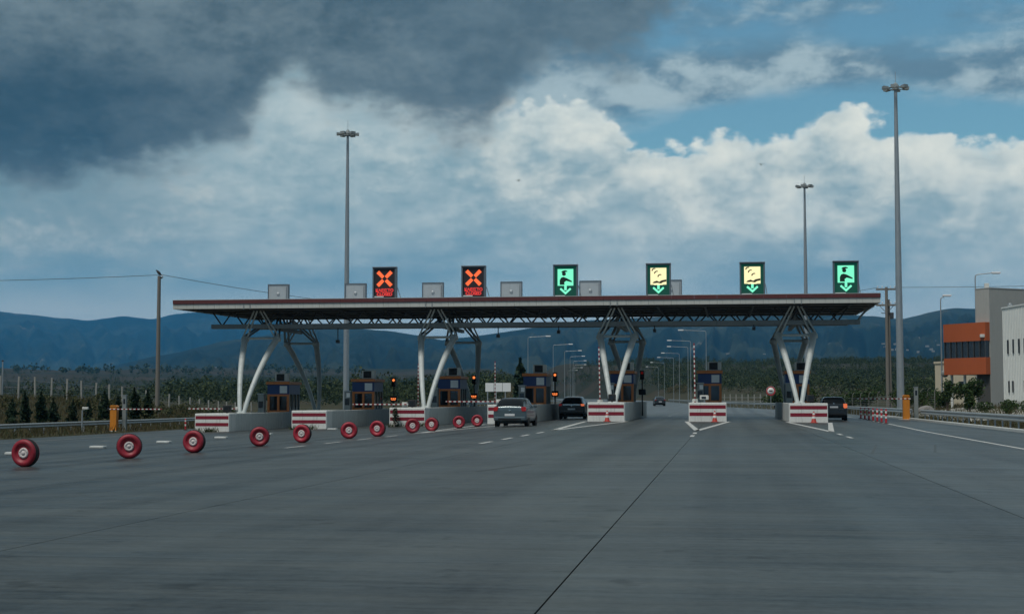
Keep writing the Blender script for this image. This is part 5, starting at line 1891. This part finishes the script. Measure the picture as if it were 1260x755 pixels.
O2 = Vector((21.75, 120.0, 0))
f1, f2 = Vector((math.sin(R(170)), math.cos(R(170)), 0)), Vector((math.sin(R(80)), math.cos(R(80)), 0))
gw = tz(23, 115) - 0.4
b = thing('metal_hall', 'pale corrugated hall at the right picture edge', 'building', (O2.x, O2.y, gw))
K = dict(parent=b, world=True)
rot_box(MB(), O2, f1, f2, 0.0, 22.0, 0.0, 12.0, gw, 8.45).build('wall', M['house_white'], **K)
for k in range(66):                                       # standing ribs of the cladding
    a = 0.1 + k * 0.33
    rot_box(MB(), O2, f1, f2, a, a + 0.06, -0.03, 0.0, gw, 8.44).build('cladding_rib', M['house_white'], **K)
rot_box(MB(), O2, f1, f2, -0.06, 22.06, -0.07, 12.06, 8.45, 8.56).build('roof_edge', M['house_white'], **K)
for (a0, a1, z0, z1) in [(1.1 + 1.15 * k, 1.28 + 1.15 * k, 4.9, 5.9) for k in range(4)] + [(1.2, 1.36, 1.9, 2.7), (2.0, 2.16, 1.9, 2.7), (4.4, 5.3, 1.9, 2.7)]:
    w = rot_box(MB(), O2, f1, f2, a0, a1, -0.05, -0.032, z0, z1).build('window', M['window'], **K)
    fr = MB()
    for (p, q, s, u) in ((a0 - 0.05, a0, z0 - 0.05, z1 + 0.05), (a1, a1 + 0.05, z0 - 0.05, z1 + 0.05), (a0, a1, z0 - 0.05, z0), (a0, a1, z1, z1 + 0.05)):
        rot_box(fr, O2, f1, f2, p, q, -0.07, -0.032, s, u)
    me = fr.mesh('frame')
    me.materials.append(M['mullion'])
    me.transform(Matrix.Translation(-b.location))
    put('frame', me, w)
q = O2 + f1 * 0.4 + f2 * 0.5
MB().lathe([(0.16, 8.56), (0.16, 8.75), (0.22, 8.78), (0.0, 8.9)], 12, 'z', (q.x, q.y, 0)).build('roof_vent', M['galv'], **K)

O3 = Vector((28.6, 176.0, 0))
gc = tz(28, 178) - 0.4
b = thing('cream_house', 'low cream building behind the small tree', 'building', (O3.x, O3.y, gc))
K = dict(parent=b, world=True)
g1, g2 = frame(-25), frame(65)
rot_box(MB(), O3, g1, g2, 0.0, 8.0, 0.0, 14.0, gc, 5.6).build('wall', M['house_cream'], **K)
rot_box(MB(), O3, g1, g2, -0.1, 8.1, -0.1, 14.1, 5.6, 5.85).build('roof_edge', M['house_cream'], **K)
for a in (2.0, 5.0):
    w = rot_box(MB(), O3, g1, g2, a, a + 1.1, -0.03, -0.003, 2.2, 3.4).build('window', M['window'], **K)
for bb in (2.5, 5.5):
    rot_box(MB(), O3, g1, g2, -0.03, -0.003, bb, bb + 1.3, 1.2, 3.0).build('window', M['window'], **K)


# ================================================================== trees and shrubs
rng = np.random.RandomState(33)
Cs, Ss = [], []
for _ in range(420):
    y = rng.uniform(88, 175)
    x = -46.0 - rng.rand() ** 1.3 * 16
    if fbm(np.array([x / 5.0]), np.array([y / 5.0]))[0] < 0.47:
        continue
    h = rng.uniform(0.3, 1.25)
    q = crown_points(70, (h * 0.75, h * 0.75, h * 0.55), rng, 5, 0.3)
    q[:, 2] += h * 0.45
    Cs.append(q + np.array([x, y, tz(x, y)]))
    Ss.append(0.16 * (0.6 + 0.8 * rng.rand(70)) * (0.7 + h * 0.4))
C, Sz = np.concatenate(Cs), np.concatenate(Ss)
V, Q = clump_quads(C, Sz, rng)
M['leaf_olive'] = leaf_mat('leaf_olive', (0.030, 0.045, 0.020, 1), (0.085, 0.090, 0.040, 1), scale=0.3)
tag(put('scrub', big_mesh('scrub', V, Q, M['leaf_olive'])), 'low irregular olive scrub on the bank behind the left rail', 'scrub', kind='stuff')

def plant(name, label, cat, x, y, h, rx, n, leaf, mat_, group=None, trunk=True, seed=1, zbase=None, cz=0.62, rzf=0.42):
    rng = np.random.RandomState(seed)
    z0 = tz(x, y) - 0.05 if zbase is None else zbase
    t = thing(name, label, cat, (x, y, z0), 0, group)
    tr = MB()
    top = Vector((rng.normal() * 0.08 * h, rng.normal() * 0.08 * h, h * (0.75 if trunk else 0.5)))
    tr.sweep([(0, 0, -0.1), (top.x * 0.3, top.y * 0.3, top.z * 0.4), tuple(top)], [0.03 * h + 0.02, 0.022 * h + 0.015, 0.006 * h + 0.006], 8)
    for k in range(9):
        a = rng.rand() * 6.28
        s = Vector((top.x * 0.3, top.y * 0.3, 0)) + Vector((0, 0, h * (0.15 + 0.45 * rng.rand())))
        e = s + Vector((math.cos(a) * rx * 0.75, math.sin(a) * rx * 0.75, h * (0.1 + 0.25 * rng.rand())))
        m_ = s.lerp(e, 0.5) + Vector((0, 0, 0.06 * h))
        tr.sweep([tuple(s), tuple(m_), tuple(e)], [0.012 * h + 0.008, 0.009 * h + 0.005, 0.006], 6)
    tr.build('trunk', M['bark'], t)
    C = crown_points(n, (rx, rx, h * rzf), rng, 11, 0.25)
    C[:, 2] += h * cz
    C = C[C[:, 2] > 0.03]
    V, Q = clump_quads(C, leaf * (0.6 + 0.8 * rng.rand(len(C))), rng)
    put('crown', big_mesh('crown', V, Q, mat_), t)
    return t


def conifer(label, x, y, h, r, seed, group, zbase=None, n=900):
    rng = np.random.RandomState(seed)
    z0 = tz(x, y) - 0.05 if zbase is None else zbase
    t = thing('young_conifer', label, 'conifer', (x, y, z0), 0, group)
    MB().tube((0, 0, -0.1), (0, 0, h * 0.95), 0.03 * h, 0.008, n=7).build('trunk', M['bark'], t)
    u = rng.rand(n) ** 0.75
    a = rng.rand(n) * 6.283
    rad = r * np.sin(np.clip(u * 0.98 + 0.12, 0, 1) * math.pi) ** 0.45 * (0.3 + 0.7 * rng.rand(n)) * (1 - 0.3 * u) * (0.78 + 0.3 * np.sin(a * 3 + seed) + 0.25 * np.sin(u * 17 + a * 2 + seed))
    C = np.stack([np.cos(a) * rad, np.sin(a) * rad, u * h * 1.0 + 0.05], -1)
    V, Q = clump_quads(C, 0.11 * h * (0.5 + rng.rand(n)) * (1.1 - 0.6 * u), rng)
    V[:, 2] += 0
    put('crown', big_mesh('crown', V, Q, M['leaf_cyp']), t)


CON = [(-47.4, 92.6, 2.1), (-47.6, 94.8, 2.3), (-47.5, 97.0, 2.4), (-47.7, 99.3, 2.5), (-47.4, 101.9, 2.5), (-47.6, 105.0, 2.4), (-47.5, 107.6, 2.6), (-47.7, 110.6, 2.5), (-47.5, 113.4, 2.7), (-47.6, 116.4, 2.6)]
CL = ['leftmost young conifer behind the left guard rail', 'second young conifer from the left behind the rail', 'young conifer behind the white camera post', 'fourth young conifer from the left behind the rail',
      'young conifer just left of the orange cabinet', 'young conifer just right of the grey post', 'seventh young conifer from the left behind the rail', 'young conifer below the left utility pole',
      'second young conifer from the right of the row', 'rightmost young conifer of the row behind the rail']
for i, (x, y, h) in enumerate(CON):
    conifer(CL[i], x, y, h * (0.75 + 0.5 * random.random()), 0.42 + 0.22 * random.random(), 30 + i, 'young conifers behind the left rail')
conifer('slim dark conifer behind the white information board', -30.2, 216, 7.6, 1.3, 77, None, None, 1200)

plant('broadleaf_tree', 'small leafy tree before the cream building', 'tree', 20.45, 128.5, 2.9, 1.5, 1900, 0.19, M['leaf_tree'], 'small trees by the building', seed=3)
plant('broadleaf_tree', 'slim young tree left of the small leafy tree', 'tree', 18.95, 130.5, 2.7, 0.8, 900, 0.18, M['leaf_tree'], 'small trees by the building', seed=4)
plant('broadleaf_tree', 'leafy tree cut by the right picture edge', 'tree', 20.65, 100.5, 2.9, 1.25, 1800, 0.18, M['leaf_tree'], 'small trees by the building', seed=5)
SH = [(17.9, 138.0, 2.3, 1.7, 'big green shrub right of the tall right mast'), (20.6, 146.0, 1.7, 1.3, 'green shrub left of the cream building'), (17.0, 146.0, 3.1, 1.6, 'dark shrub just left of the tall right mast'),
      (19.0, 112.5, 0.95, 0.8, 'low shrub at the foot of the shade-painted slab end'), (20.0, 108.0, 1.15, 1.0, 'low shrub below the pale hall'), (19.2, 104.0, 1.0, 0.9, 'low shrub before the pale hall near the rail'),
      (19.6, 99.0, 1.1, 1.0, 'low shrub at the right picture edge'), (18.9, 118.5, 1.9, 0.5, 'tall thin weed bush by the grey slab wall')]
for i, (x, y, h, r, lab) in enumerate(SH):
    plant('shrub', lab, 'shrub', x, y, h, r, 1500 if h > 1.5 else 700, 0.17 if h > 1.5 else 0.11, M['leaf_bush'], 'shrubs on the right verge', False, 50 + i, cz=0.5, rzf=0.5)
FB = ['leftmost', 'second', 'third', 'fourth', 'fifth', 'sixth']
for i, (x, y, h, r) in enumerate([(8.6, 182, 2.6, 2.0), (11.0, 190, 3.2, 2.3), (12.5, 176, 2.4, 1.8), (15.0, 184, 3.0, 2.2), (18.2, 196, 3.4, 2.4), (7.0, 214, 3.2, 2.4)]):
    plant('shrub', FB[i] + ' bush of the row behind the dark estate car', 'shrub', x, y, h, r, 1400, 0.24, M['leaf_bush'], 'bushes behind the right lane', False, 80 + i, cz=0.5, rzf=0.5)

plant('weed_plant', 'tall dark weed growing at the third island nose', 'plant', -19.95, 87.6, 1.25, 0.28, 260, 0.10, M['leaf_cyp'], None, False, 91, zbase=float(rz(-19.95, 87.6)), cz=0.5, rzf=0.6)

# stones below the small tree
rng = np.random.RandomState(5)
for i, (x, y, s, lab) in enumerate([(20.6, 126.5, 0.55, 'big grey boulder under the small leafy tree'), (21.6, 126.9, 0.42, 'smaller grey boulder right of the big one'), (17.4, 132, 0.6, 'grey boulder near the foot of the right mast')]):
    bm = bmesh.new()
    bmesh.ops.create_icosphere(bm, subdivisions=3, radius=1.0)
    for v in bm.verts:
        n_ = fbm(np.array([v.co.x * 1.3 + i * 7 + 20]), np.array([v.co.y * 1.3 + v.co.z + 30]), 4)[0]
        v.co *= 0.7 + 0.6 * n_
        v.co = Vector((v.co.x * s * 1.4, v.co.y * s, v.co.z * s * 0.8))
    me = bpy.data.meshes.new('boulder')
    bm.to_mesh(me)
    bm.free()
    me.materials.append(M['stone'])
    tag(put('boulder', me, None, (x, y, tz(x, y) + s * 0.25)), lab, 'boulder', 'boulders on the right verge')

# weeds growing along the foot of the left islands
wp_ = []
rng = np.random.RandomState(9)
for xi in ISL[:3]:
    for k in range(7):
        cx, cy = xi + rng.uniform(-1.0, 1.0), 87.85 - rng.rand() * 0.2
        for q in range(22):
            wp_.append((cx + rng.normal() * 0.12, cy + rng.normal() * 0.06, float(rz(cx, cy)) - 0.01))
blades('weeds', 'green weeds at the foot of the left island noses', np.array(wp_), 0.26, 0.018, M['weed'], 6, 0.5)

# far village on the mountain flank, houses too small to tell apart
rng = np.random.RandomState(14)
near = [o for o in bpy.data.objects if o.name.startswith('hills')][1]
co = np.empty(len(near.data.vertices) * 3, dtype=np.float32)
near.data.vertices.foreach_get('co', co)
co = co.reshape(-1, 3)
A = np.degrees(np.arctan2(co[:, 0], co[:, 1]))
E_ = np.degrees(np.arctan2(co[:, 2] - 1.35, np.hypot(co[:, 0], co[:, 1])))
mb = MB()
for (a, e, sa, se, n) in ((7.2, 2.05, 0.5, 0.12, 24), (7.9, 1.85, 0.3, 0.08, 6), (1.6, 1.75, 0.5, 0.15, 5), (-20.5, 1.0, 1.0, 0.12, 14)):
    ok = np.where((np.abs(A - a) < 2 * sa) & (np.abs(E_ - e) < 2 * se) & (np.hypot(co[:, 0], co[:, 1]) < 7100))[0]
    if len(ok) == 0:
        continue
    for q in ok[rng.randint(0, len(ok), n)]:
        p = co[q] + rng.normal(size=3) * np.array([30, 4, 0])
        s = rng.uniform(2.0, 4.0)
        mb.box(p[0] - s * 1.5, p[0] + s * 1.5, p[1] - s, p[1] + s, co[q][2] - 3, co[q][2] + rng.uniform(1.5, 3.5))
tag(mb.build('village', M['house_far']), 'pale far-off village houses on the mountain flank', 'village', kind='stuff')

# two far birds in the air
for (x, y, z, lab, a) in ((4.6, 180.0, 29.9, 'tiny dark bird flying before the cumulus at the right', 20), (1.2, 200.0, 31.6, 'tiny dark bird flying in the middle of the sky', -30)):
    if lab.endswith('sky'):
        x = -28.2
    t = thing('bird', lab, 'bird', (x, y, z), R(a), 'flying birds')
    MB().sweep([(0, -0.22, 0), (0, -0.1, 0.01), (0, 0.05, 0.02), (0, 0.16, 0.03), (0, 0.22, 0.02)], [0.015, 0.05, 0.06, 0.04, 0.01], 8).build('body', M['bird'], t)
    for s in (-1, 1):
        MB().add([(0, 0.08, 0.03), (0, -0.06, 0.03), (s * 0.22, -0.04, 0.14), (s * 0.22, 0.09, 0.14), (s * 0.48, -0.06, 0.05), (0, 0.08, 0.02), (0, -0.06, 0.02), (s * 0.22, -0.04, 0.13), (s * 0.22, 0.09, 0.13)],
                 [(0, 1, 2, 3), (3, 2, 4), (5, 8, 7, 6), (8, 4, 7), (0, 3, 8, 5), (1, 6, 7, 2)]).build('wing', M['bird'], t)
